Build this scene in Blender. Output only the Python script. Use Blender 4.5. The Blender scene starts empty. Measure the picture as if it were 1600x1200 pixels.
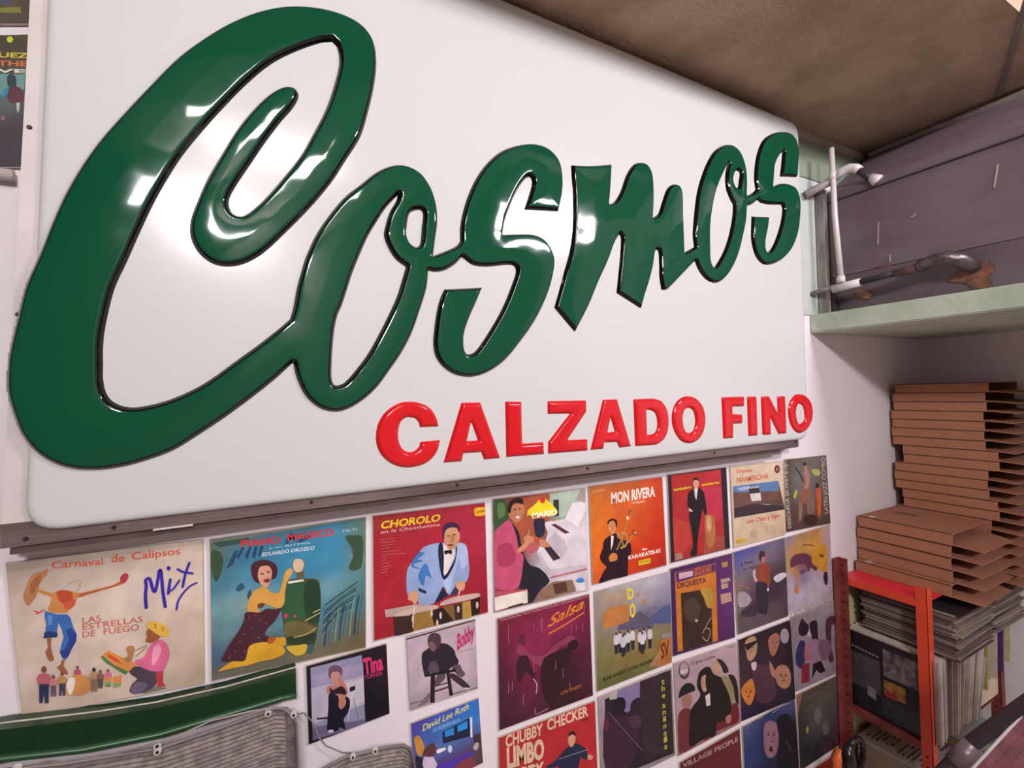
import bpy, bmesh, math, random
import numpy as np
from mathutils import Matrix, Vector
sc=bpy.context.scene
COL=sc.collection
# ------------------------------------------------------------------ camera
cd=bpy.data.cameras.new('camera'); cam=bpy.data.objects.new('camera',cd); COL.objects.link(cam); sc.camera=cam
YAW,PIT,ROL=.4787,.0173,-.0257
fw=Vector((math.sin(YAW)*math.cos(PIT),math.cos(YAW)*math.cos(PIT),math.sin(PIT)))
ri=Vector((math.cos(YAW),-math.sin(YAW),0)); up=ri.cross(fw)
r2=math.cos(ROL)*ri+math.sin(ROL)*up; u2=-math.sin(ROL)*ri+math.cos(ROL)*up
M=Matrix((( r2.x,u2.x,-fw.x,.4366),(r2.y,u2.y,-fw.y,-1.2139),(r2.z,u2.z,-fw.z,.2995),(0,0,0,1)))
cam.matrix_world=M
cd.sensor_fit='HORIZONTAL'; cd.sensor_width=36; cd.lens=36*736.3/1600; cd.clip_start=.02; cd.clip_end=50
# ------------------------------------------------------------------ world, lights, exposure
wd=bpy.data.worlds.new('world'); sc.world=wd; wd.use_nodes=True
wd.node_tree.nodes['Background'].inputs[0].default_value=(.9,.85,.9,1); wd.node_tree.nodes['Background'].inputs[1].default_value=.05
sc.view_settings.view_transform='Standard'; sc.view_settings.look='None'; sc.view_settings.gamma=1
sc.view_settings.use_curve_mapping=False; sc.view_settings.exposure=0.0
def area(name,loc,sx,sy,watt,col,target):
    l=bpy.data.lights.new(name,'AREA'); l.shape='RECTANGLE'; l.size=sx; l.size_y=sy; l.energy=watt; l.color=col
    o=bpy.data.objects.new(name,l); COL.objects.link(o); o.location=loc
    d=Vector(target)-Vector(loc); o.rotation_euler=d.to_track_quat('-Z','Y').to_euler(); return o
area('lamp_near',(.50,-1.60,1.56),.60,.10,8,(1,1,.95),(.60,-.3,0))
area('lamp_right',(2.45,-2.1,1.62),.60,.10,40,(1,.93,1.0),(2.1,-.1,0))
area('lamp_far',(.1,-3.3,1.68),.60,.15,85,(1,.965,.985),(3.1,0,-.2))
# ------------------------------------------------------------------ helpers
def lin(h):
    if len(h)==3: h=''.join(c*2 for c in h)
    v=[int(h[i:i+2],16)/255 for i in (0,2,4)]
    return tuple(c/12.92 if c<=.04045 else ((c+.055)/1.055)**2.4 for c in v)
def mat(name,h,rough=.6,metal=0,var=.12,scale=12,bump=0,bscale=60,coat=0,h2=None,spec=.5,stretch=(1,1,1)):
    m=bpy.data.materials.new(name); m.use_nodes=True; nt=m.node_tree; b=nt.nodes['Principled BSDF']
    c=lin(h); c2=lin(h2) if h2 else tuple(x*(1-var) for x in c)
    tc=nt.nodes.new('ShaderNodeTexCoord'); mp=nt.nodes.new('ShaderNodeMapping'); mp.inputs['Scale'].default_value=stretch
    nt.links.new(tc.outputs['Object'],mp.inputs[0])
    n=nt.nodes.new('ShaderNodeTexNoise'); n.inputs['Scale'].default_value=scale; n.inputs['Detail'].default_value=6; nt.links.new(mp.outputs[0],n.inputs[0])
    r=nt.nodes.new('ShaderNodeValToRGB'); r.color_ramp.elements[0].position=.35; r.color_ramp.elements[1].position=.65
    r.color_ramp.elements[0].color=(*c2,1); r.color_ramp.elements[1].color=(*c,1)
    nt.links.new(n.outputs[0],r.inputs[0]); nt.links.new(r.outputs[0],b.inputs['Base Color'])
    b.inputs['Roughness'].default_value=rough; b.inputs['Metallic'].default_value=metal; b.inputs['Coat Weight'].default_value=coat
    b.inputs['Coat Roughness'].default_value=.08; b.inputs['Specular IOR Level'].default_value=spec
    if bump:
        n2=nt.nodes.new('ShaderNodeTexNoise'); n2.inputs['Scale'].default_value=bscale; n2.inputs['Detail'].default_value=5; nt.links.new(mp.outputs[0],n2.inputs[0])
        bp=nt.nodes.new('ShaderNodeBump'); bp.inputs['Strength'].default_value=bump; bp.inputs['Distance'].default_value=.01
        nt.links.new(n2.outputs[0],bp.inputs['Height']); nt.links.new(bp.outputs[0],b.inputs['Normal'])
    return m
def tag(o,label=None,cat=None,group=None,kind=None):
    if label: o['label']=label
    if cat: o['category']=cat
    if group: o['group']=group
    if kind: o['kind']=kind
    return o
def empty(name,loc,label,cat,group=None):
    o=bpy.data.objects.new(name,None); COL.objects.link(o); o.location=loc; o.empty_display_size=.05
    return tag(o,label,cat,group)
def link(name,me,m,parent=None,world=True):
    """mesh object given in world coordinates; under a parent it is kept in place"""
    o=bpy.data.objects.new(name,me); COL.objects.link(o)
    if m is not None and not me.materials: me.materials.append(m)
    if parent is not None:
        o.parent=parent
        if world:
            l=Vector(parent.location); pp=parent.parent
            while pp is not None: l+=Vector(pp.location); pp=pp.parent
            o.matrix_parent_inverse=Matrix.Identity(4); me.transform(Matrix.Translation(-l)) if me.users==1 else None
    return o
def build(name,bm,m,parent=None,smooth=False,bevel=0):
    if bevel:
        bmesh.ops.bevel(bm,geom=[e for e in bm.edges if len(e.link_faces)==2 and e.calc_face_angle(0)>.6],offset=bevel,segments=2,affect='EDGES')
    me=bpy.data.meshes.new(name); bm.normal_update(); bm.to_mesh(me); bm.free()
    if smooth: me.shade_smooth()
    return link(name,me,m,parent)
def box(bm,x0,x1,y0,y1,z0,z1,rot=None,c=None):
    r=bmesh.ops.create_cube(bm,size=1)
    for v in r['verts']:
        v.co=Vector(((x0+x1)/2+v.co.x*(x1-x0),(y0+y1)/2+v.co.y*(y1-y0),(z0+z1)/2+v.co.z*(z1-z0)))
    if rot is not None: bmesh.ops.rotate(bm,verts=r['verts'],cent=c or ((x0+x1)/2,(y0+y1)/2,(z0+z1)/2),matrix=rot)
    return r['verts']
def boxo(name,x0,x1,y0,y1,z0,z1,m,parent=None,bevel=0,rot=None):
    bm=bmesh.new(); box(bm,x0,x1,y0,y1,z0,z1,rot); return build(name,bm,m,parent,bevel=bevel)
def tube(bm,pts,r,seg=12,cap=True):
    pts=[Vector(p) for p in pts]; rs=r if isinstance(r,(list,tuple)) else [r]*len(pts); rings=[]
    for i,p in enumerate(pts):
        t=(pts[min(i+1,len(pts)-1)]-pts[max(i-1,0)]).normalized()
        a=t.cross(Vector((0,0,1))); a=a if a.length>.1 else t.cross(Vector((0,1,0))); a.normalize(); b=t.cross(a)
        rings.append([bm.verts.new(p+rs[i]*(math.cos(k*math.tau/seg)*a+math.sin(k*math.tau/seg)*b)) for k in range(seg)])
    for A,B in zip(rings,rings[1:]):
        for k in range(seg): bm.faces.new((A[k],A[(k+1)%seg],B[(k+1)%seg],B[k]))
    if cap: bm.faces.new(rings[0]); bm.faces.new(rings[-1][::-1])
def tubeo(name,pts,r,m,parent=None,seg=12):
    bm=bmesh.new(); tube(bm,pts,r,seg); bmesh.ops.recalc_face_normals(bm,faces=bm.faces); return build(name,bm,m,parent,smooth=True)
def prism(bm,poly,axis,a,b):
    """poly: list of 2D points; extruded along axis from a to b"""
    def P3(p,t): return Vector((t,p[0],p[1])) if axis==0 else Vector((p[0],t,p[1])) if axis==1 else Vector((p[0],p[1],t))
    A=[bm.verts.new(P3(p,a)) for p in poly]; B=[bm.verts.new(P3(p,b)) for p in poly]; n=len(poly)
    fa=bm.faces.new(A); fb=bm.faces.new(B[::-1])
    for i in range(n): bm.faces.new((A[i],B[i],B[(i+1)%n],A[(i+1)%n]))
    bmesh.ops.recalc_face_normals(bm,faces=bm.faces)
def spline(pts,n=5):
    """closed Catmull-Rom through (x,z,corner)"""
    N=len(pts); out=[]
    for i in range(N):
        p0,p1,p2,p3=pts[i-1],pts[i],pts[(i+1)%N],pts[(i+2)%N]
        a=np.array(p1[:2]);b=np.array(p2[:2])
        d=np.linalg.norm(b-a)
        def tan(q0,q1,q2):
            v=np.array(q2[:2])-np.array(q0[:2]); d0=np.linalg.norm(np.array(q1[:2])-np.array(q0[:2])); d1=np.linalg.norm(np.array(q2[:2])-np.array(q1[:2]))
            return v/(d0+d1+1e-9)*d
        if p1[2] and p2[2]: out.append(tuple(a)); continue
        ta=(b-a) if p1[2] else tan(p0,p1,p2); tb=(b-a) if p2[2] else tan(p1,p2,p3)
        for k in range(n):
            t=k/n; h0=2*t**3-3*t**2+1; h1=t**3-2*t**2+t; h2=-2*t**3+3*t**2; h3=t**3-t**2
            out.append(tuple(h0*a+h1*ta+h2*b+h3*tb))
    return out
def sdf(px,pz,loops):
    px=px.astype(np.float32);pz=pz.astype(np.float32)
    best=np.full(px.shape,1e9,np.float32); ins=np.zeros(px.shape,bool)
    for L in loops:
        A=np.array(L,np.float32); B=np.roll(A,-1,0)
        for (ax,az),(bx,bz) in zip(A,B):
            dx,dz=bx-ax,bz-az; q=dx*dx+dz*dz
            if q<1e-12: continue
            t=np.clip(((px-ax)*dx+(pz-az)*dz)/q,0,1); ex=px-ax-t*dx; ez=pz-az-t*dz
            np.minimum(best,ex*ex+ez*ez,out=best)
            if az!=bz: ins^=((az>pz)!=(bz>pz))&(px<(bx-ax)*(pz-az)/(bz-az)+ax)
    return np.where(ins,1,-1)*np.sqrt(best)
COS=[[[0.035,0.351,0],[0.038,0.392,0],[0.049,0.455,0],[0.06,0.511,0],[0.078,0.567,0],[0.095,0.626,0],[0.113,0.681,0],[0.137,0.739,0],[0.165,0.795,0],[0.201,0.855,0],[0.247,0.928,0],[0.287,0.988,0],[0.332,1.042,0],[0.379,1.09,0],[0.433,1.133,0],[0.489,1.164,0],[0.549,1.182,0],[0.605,1.186,0],[0.648,1.175,0],[0.673,1.148,0],[0.68,1.103,0],[0.674,1.044,0],[0.659,0.976,0],[0.639,0.908,0],[0.605,0.845,0],[0.573,0.788,0],[0.526,0.721,0],[0.476,0.659,0],[0.435,0.612,0],[0.402,0.586,0],[0.372,0.575,0],[0.343,0.577,0],[0.318,0.596,0],[0.304,0.627,0],[0.304,0.661,0],[0.316,0.702,0],[0.333,0.749,0],[0.358,0.804,0],[0.388,0.866,0],[0.421,0.92,0],[0.453,0.961,0],[0.481,0.983,0],[0.501,0.984,0],[0.508,0.97,0],[0.496,0.94,0],[0.471,0.902,0],[0.442,0.853,0],[0.41,0.794,0],[0.383,0.743,0],[0.371,0.711,0],[0.376,0.689,0],[0.391,0.683,0],[0.408,0.694,0],[0.437,0.727,0],[0.474,0.78,0],[0.509,0.835,0],[0.539,0.897,0],[0.565,0.957,0],[0.584,1.019,0],[0.595,1.071,0],[0.591,1.105,0],[0.58,1.115,1],[0.553,1.103,0],[0.498,1.064,0],[0.454,1.025,0],[0.408,0.969,0],[0.364,0.906,0],[0.329,0.852,0],[0.292,0.79,0],[0.264,0.732,0],[0.244,0.685,0],[0.222,0.625,0],[0.202,0.567,0],[0.184,0.517,0],[0.173,0.466,0],[0.166,0.417,0],[0.165,0.371,0],[0.166,0.331,0],[0.176,0.304,0],[0.2,0.29,0],[0.233,0.292,0],[0.275,0.306,0],[0.323,0.333,0],[0.378,0.378,0],[0.427,0.419,0],[0.464,0.453,0],[0.482,0.471,1],[0.489,0.496,0],[0.497,0.54,0],[0.51,0.59,0],[0.517,0.613,0],[0.539,0.665,0],[0.565,0.709,0],[0.6,0.758,0],[0.637,0.795,0],[0.674,0.831,0],[0.713,0.855,0],[0.746,0.861,0],[0.781,0.85,0],[0.806,0.821,0],[0.82,0.783,0],[0.824,0.738,0],[0.818,0.697,0],[0.81,0.646,1],[0.845,0.663,0],[0.873,0.679,0],[0.883,0.692,1],[0.884,0.727,0],[0.893,0.77,0],[0.908,0.814,0],[0.933,0.866,0],[0.969,0.916,0],[1.01,0.954,0],[1.061,0.981,0],[1.112,0.996,0],[1.158,0.992,0],[1.192,0.967,0],[1.204,0.929,0],[1.203,0.876,0],[1.187,0.816,1],[1.075,0.804,1],[1.093,0.851,0],[1.103,0.887,0],[1.095,0.899,0],[1.078,0.888,0],[1.051,0.849,0],[1.028,0.801,0],[1.013,0.761,0],[1.006,0.725,1],[1.047,0.732,0],[1.104,0.738,0],[1.137,0.728,0],[1.16,0.701,0],[1.17,0.669,0],[1.157,0.609,0],[1.132,0.551,0],[1.097,0.493,0],[1.052,0.437,0],[1.002,0.385,0],[0.954,0.355,0],[0.908,0.342,0],[0.864,0.347,0],[0.832,0.365,0],[0.811,0.392,0],[0.805,0.424,0],[0.808,0.459,0],[0.817,0.511,0],[0.826,0.541,0],[0.837,0.564,1],[0.942,0.577,1],[0.924,0.537,0],[0.903,0.494,0],[0.888,0.452,0],[0.887,0.416,0],[0.895,0.401,0],[0.915,0.406,0],[0.943,0.439,0],[0.98,0.493,0],[1.006,0.538,0],[1.031,0.593,0],[1.044,0.628,0],[1.039,0.643,0],[1.015,0.644,0],[0.954,0.633,0],[0.916,0.634,0],[0.893,0.647,0],[0.886,0.651,1],[0.871,0.634,0],[0.843,0.614,0],[0.816,0.606,0],[0.796,0.607,1],[0.796,0.595,0],[0.79,0.559,0],[0.773,0.508,0],[0.752,0.452,0],[0.726,0.403,0],[0.696,0.36,0],[0.664,0.318,0],[0.627,0.286,0],[0.591,0.268,0],[0.565,0.266,0],[0.536,0.277,0],[0.511,0.302,0],[0.496,0.334,0],[0.49,0.356,0],[0.487,0.376,1],[0.453,0.342,0],[0.412,0.306,0],[0.36,0.264,0],[0.31,0.228,0],[0.27,0.202,0],[0.224,0.185,0],[0.188,0.177,0],[0.153,0.175,0],[0.12,0.181,0],[0.094,0.194,0],[0.071,0.216,0],[0.053,0.248,0],[0.043,0.283,0],[0.036,0.316,0]],[[0.725,0.786,1],[0.695,0.749,0],[0.672,0.711,0],[0.652,0.675,0],[0.633,0.631,0],[0.614,0.582,0],[0.602,0.544,0],[0.59,0.507,0],[0.581,0.486,0],[0.574,0.456,0],[0.569,0.415,0],[0.566,0.373,0],[0.566,0.337,0],[0.574,0.325,0],[0.592,0.331,0],[0.618,0.36,0],[0.646,0.398,0],[0.675,0.45,0],[0.699,0.498,0],[0.717,0.538,0],[0.73,0.578,0],[0.74,0.611,1],[0.717,0.626,0],[0.701,0.648,0],[0.689,0.68,0],[0.694,0.71,0],[0.704,0.741,0],[0.72,0.77,0]],[[0.754,0.746,0],[0.779,0.757,0],[0.786,0.749,0],[0.782,0.713,0],[0.777,0.672,0],[0.767,0.663,0],[0.752,0.671,0],[0.745,0.687,0],[0.746,0.717,0]]]
MOS=[[[1.237,0.961,1],[1.307,0.973,0],[1.388,0.994,1],[1.383,0.945,0],[1.377,0.894,0],[1.373,0.868,1],[1.393,0.877,0],[1.42,0.914,0],[1.445,0.969,0],[1.473,1.007,0],[1.5,1.022,0],[1.53,1.022,0],[1.551,0.999,0],[1.557,0.956,0],[1.555,0.897,0],[1.55,0.851,1],[1.576,0.869,0],[1.595,0.91,0],[1.62,0.959,0],[1.65,0.98,0],[1.676,0.976,0],[1.687,0.947,0],[1.686,0.877,0],[1.687,0.81,0],[1.687,0.754,1],[1.737,0.779,1],[1.733,0.823,0],[1.742,0.886,0],[1.757,0.959,0],[1.779,1.019,0],[1.817,1.089,0],[1.855,1.136,0],[1.904,1.167,0],[1.945,1.176,0],[1.983,1.163,0],[2.009,1.128,0],[2.021,1.078,0],[2.017,1.003,1],[2.047,1.016,0],[2.074,1.035,1],[2.068,1.073,0],[2.075,1.127,0],[2.093,1.182,0],[2.129,1.237,0],[2.182,1.273,0],[2.242,1.295,0],[2.296,1.3,0],[2.332,1.28,0],[2.346,1.236,0],[2.339,1.18,0],[2.332,1.132,1],[2.224,1.114,1],[2.235,1.159,0],[2.246,1.215,1],[2.221,1.194,0],[2.19,1.15,0],[2.18,1.101,0],[2.174,1.065,1],[2.226,1.087,0],[2.275,1.093,0],[2.32,1.083,0],[2.343,1.041,0],[2.339,0.975,0],[2.323,0.909,0],[2.281,0.839,0],[2.221,0.79,0],[2.157,0.763,0],[2.103,0.758,0],[2.064,0.78,0],[2.044,0.821,0],[2.039,0.863,0],[2.046,0.931,1],[2.144,0.944,1],[2.134,0.9,0],[2.116,0.844,0],[2.118,0.81,0],[2.144,0.813,0],[2.182,0.86,0],[2.217,0.927,0],[2.233,0.985,0],[2.226,1.004,1],[2.158,0.993,0],[2.101,0.991,0],[2.083,0.998,1],[2.052,0.978,0],[2.015,0.962,1],[2.009,0.912,0],[1.988,0.849,0],[1.96,0.78,0],[1.919,0.718,0],[1.873,0.677,0],[1.833,0.664,0],[1.788,0.674,0],[1.755,0.702,0],[1.738,0.731,1],[1.687,0.689,0],[1.629,0.641,0],[1.602,0.622,0],[1.58,0.62,1],[1.573,0.665,0],[1.574,0.697,0],[1.571,0.747,0],[1.557,0.745,0],[1.544,0.694,0],[1.525,0.641,0],[1.504,0.594,0],[1.489,0.554,1],[1.393,0.596,1],[1.402,0.65,0],[1.412,0.713,0],[1.417,0.769,0],[1.41,0.78,1],[1.389,0.748,0],[1.364,0.695,0],[1.323,0.623,0],[1.285,0.55,0],[1.234,0.47,1],[1.165,0.537,1],[1.182,0.584,0],[1.202,0.643,0],[1.226,0.714,0],[1.238,0.787,0],[1.241,0.871,0],[1.238,0.929,0]],[[1.921,1.103,1],[1.888,1.053,0],[1.852,0.989,0],[1.829,0.921,0],[1.816,0.856,0],[1.813,0.784,0],[1.814,0.737,0],[1.829,0.718,0],[1.849,0.734,0],[1.888,0.786,0],[1.918,0.847,0],[1.939,0.915,0],[1.944,0.958,1],[1.925,0.981,0],[1.909,1.013,0],[1.908,1.057,0]],[[1.95,1.065,0],[1.968,1.087,0],[1.986,1.083,0],[1.98,1.049,0],[1.972,1.024,0],[1.955,1.026,0],[1.945,1.045,0]]]
SEPS={"C|o":[[0.466,0.109],[0.489,0.329],[0.483,0.373],[0.482,0.469],[0.495,0.569],[0.52,0.649],[0.547,0.704],[0.589,0.769],[0.64,0.836],[0.709,0.883],[0.759,1.038],[0.866,1.318]],"o|s":[[0.763,0.169],[0.79,0.388],[0.798,0.484],[0.814,0.582],[0.884,0.651],[0.885,0.692],[0.873,0.752],[0.885,0.821],[0.918,0.928],[0.969,1.094]],"m|o":[[1.683,0.527],[1.704,0.658],[1.738,0.731],[1.737,0.779],[1.712,0.833],[1.715,0.965],[1.731,1.056],[1.807,1.207]],"o|s2":[[1.98,0.635],[1.992,0.73],[2.021,0.875],[2.048,0.975],[2.051,1.024],[2.046,1.071],[2.036,1.165],[2.031,1.26]]}
RED=[["C",[[[0.814,0.218,1],[0.811,0.235,0],[0.8,0.257,0],[0.784,0.272,0],[0.764,0.28,0],[0.742,0.283,0],[0.719,0.281,0],[0.696,0.27,0],[0.677,0.253,0],[0.665,0.231,0],[0.66,0.205,0],[0.662,0.182,0],[0.671,0.161,0],[0.687,0.143,0],[0.708,0.13,0],[0.731,0.124,0],[0.754,0.124,0],[0.779,0.13,0],[0.799,0.144,0],[0.812,0.163,0],[0.817,0.185,1],[0.766,0.184,1],[0.763,0.173,0],[0.753,0.164,0],[0.74,0.161,0],[0.726,0.167,0],[0.717,0.18,0],[0.713,0.2,0],[0.715,0.221,0],[0.721,0.236,0],[0.732,0.244,0],[0.743,0.244,0],[0.755,0.241,0],[0.763,0.231,0],[0.766,0.219,1]]]],["A",[[[0.876,0.276,1],[0.929,0.275,1],[0.983,0.125,1],[0.935,0.125,1],[0.928,0.145,1],[0.879,0.146,1],[0.873,0.126,1],[0.824,0.127,1]],[[0.902,0.225,1],[0.919,0.177,1],[0.889,0.177,1]]]],["L",[[[1.001,0.275,1],[1.051,0.273,1],[1.051,0.159,1],[1.118,0.158,1],[1.119,0.124,1],[1.0,0.126,1]]]],["Z",[[[1.134,0.272,1],[1.267,0.27,1],[1.268,0.237,1],[1.198,0.158,1],[1.268,0.156,1],[1.268,0.122,1],[1.131,0.124,1],[1.132,0.157,1],[1.208,0.233,1],[1.133,0.235,1]]]],["A",[[[1.329,0.27,1],[1.383,0.27,1],[1.433,0.122,1],[1.386,0.121,1],[1.377,0.139,1],[1.33,0.141,1],[1.325,0.122,1],[1.277,0.123,1]],[[1.356,0.214,1],[1.37,0.172,1],[1.343,0.171,1]]]],["D",[[[1.447,0.268,1],[1.522,0.268,1],[1.546,0.265,0],[1.57,0.255,0],[1.588,0.23,0],[1.594,0.198,0],[1.589,0.162,0],[1.572,0.135,0],[1.54,0.12,0],[1.516,0.119,1],[1.449,0.121,1]],[[1.499,0.231,1],[1.514,0.231,0],[1.534,0.222,0],[1.543,0.201,0],[1.542,0.173,0],[1.531,0.158,0],[1.514,0.154,0],[1.5,0.154,1]]]],["O",[[[1.686,0.271,0],[1.724,0.262,0],[1.75,0.24,0],[1.763,0.209,0],[1.763,0.176,0],[1.749,0.142,0],[1.721,0.119,0],[1.683,0.113,0],[1.647,0.124,0],[1.622,0.15,0],[1.609,0.182,0],[1.61,0.216,0],[1.625,0.247,0],[1.653,0.266,0]],[[1.686,0.231,0],[1.705,0.223,0],[1.714,0.201,0],[1.714,0.176,0],[1.704,0.155,0],[1.685,0.148,0],[1.668,0.157,0],[1.659,0.179,0],[1.658,0.206,0],[1.668,0.224,0]]]],["F",[[[1.849,0.263,1],[1.968,0.262,1],[1.966,0.226,1],[1.903,0.227,1],[1.903,0.202,1],[1.955,0.198,1],[1.953,0.165,1],[1.904,0.166,1],[1.902,0.116,1],[1.851,0.117,1]]]],["I",[[[1.985,0.261,1],[2.036,0.261,1],[2.035,0.116,1],[1.985,0.117,1]]]],["N",[[[2.063,0.26,1],[2.109,0.26,1],[2.159,0.192,1],[2.159,0.258,1],[2.205,0.258,1],[2.206,0.113,1],[2.159,0.114,1],[2.112,0.182,1],[2.112,0.114,1],[2.065,0.116,1]]]],["O",[[[2.297,0.263,0],[2.336,0.256,0],[2.367,0.234,0],[2.38,0.202,0],[2.376,0.163,0],[2.355,0.132,0],[2.322,0.113,0],[2.291,0.109,0],[2.26,0.12,0],[2.236,0.145,0],[2.224,0.18,0],[2.225,0.214,0],[2.242,0.241,0],[2.269,0.259,0]],[[2.298,0.224,0],[2.318,0.213,0],[2.327,0.188,0],[2.324,0.159,0],[2.293,0.145,0],[2.276,0.162,0],[2.27,0.19,0],[2.279,0.215,0]]]]]
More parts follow.
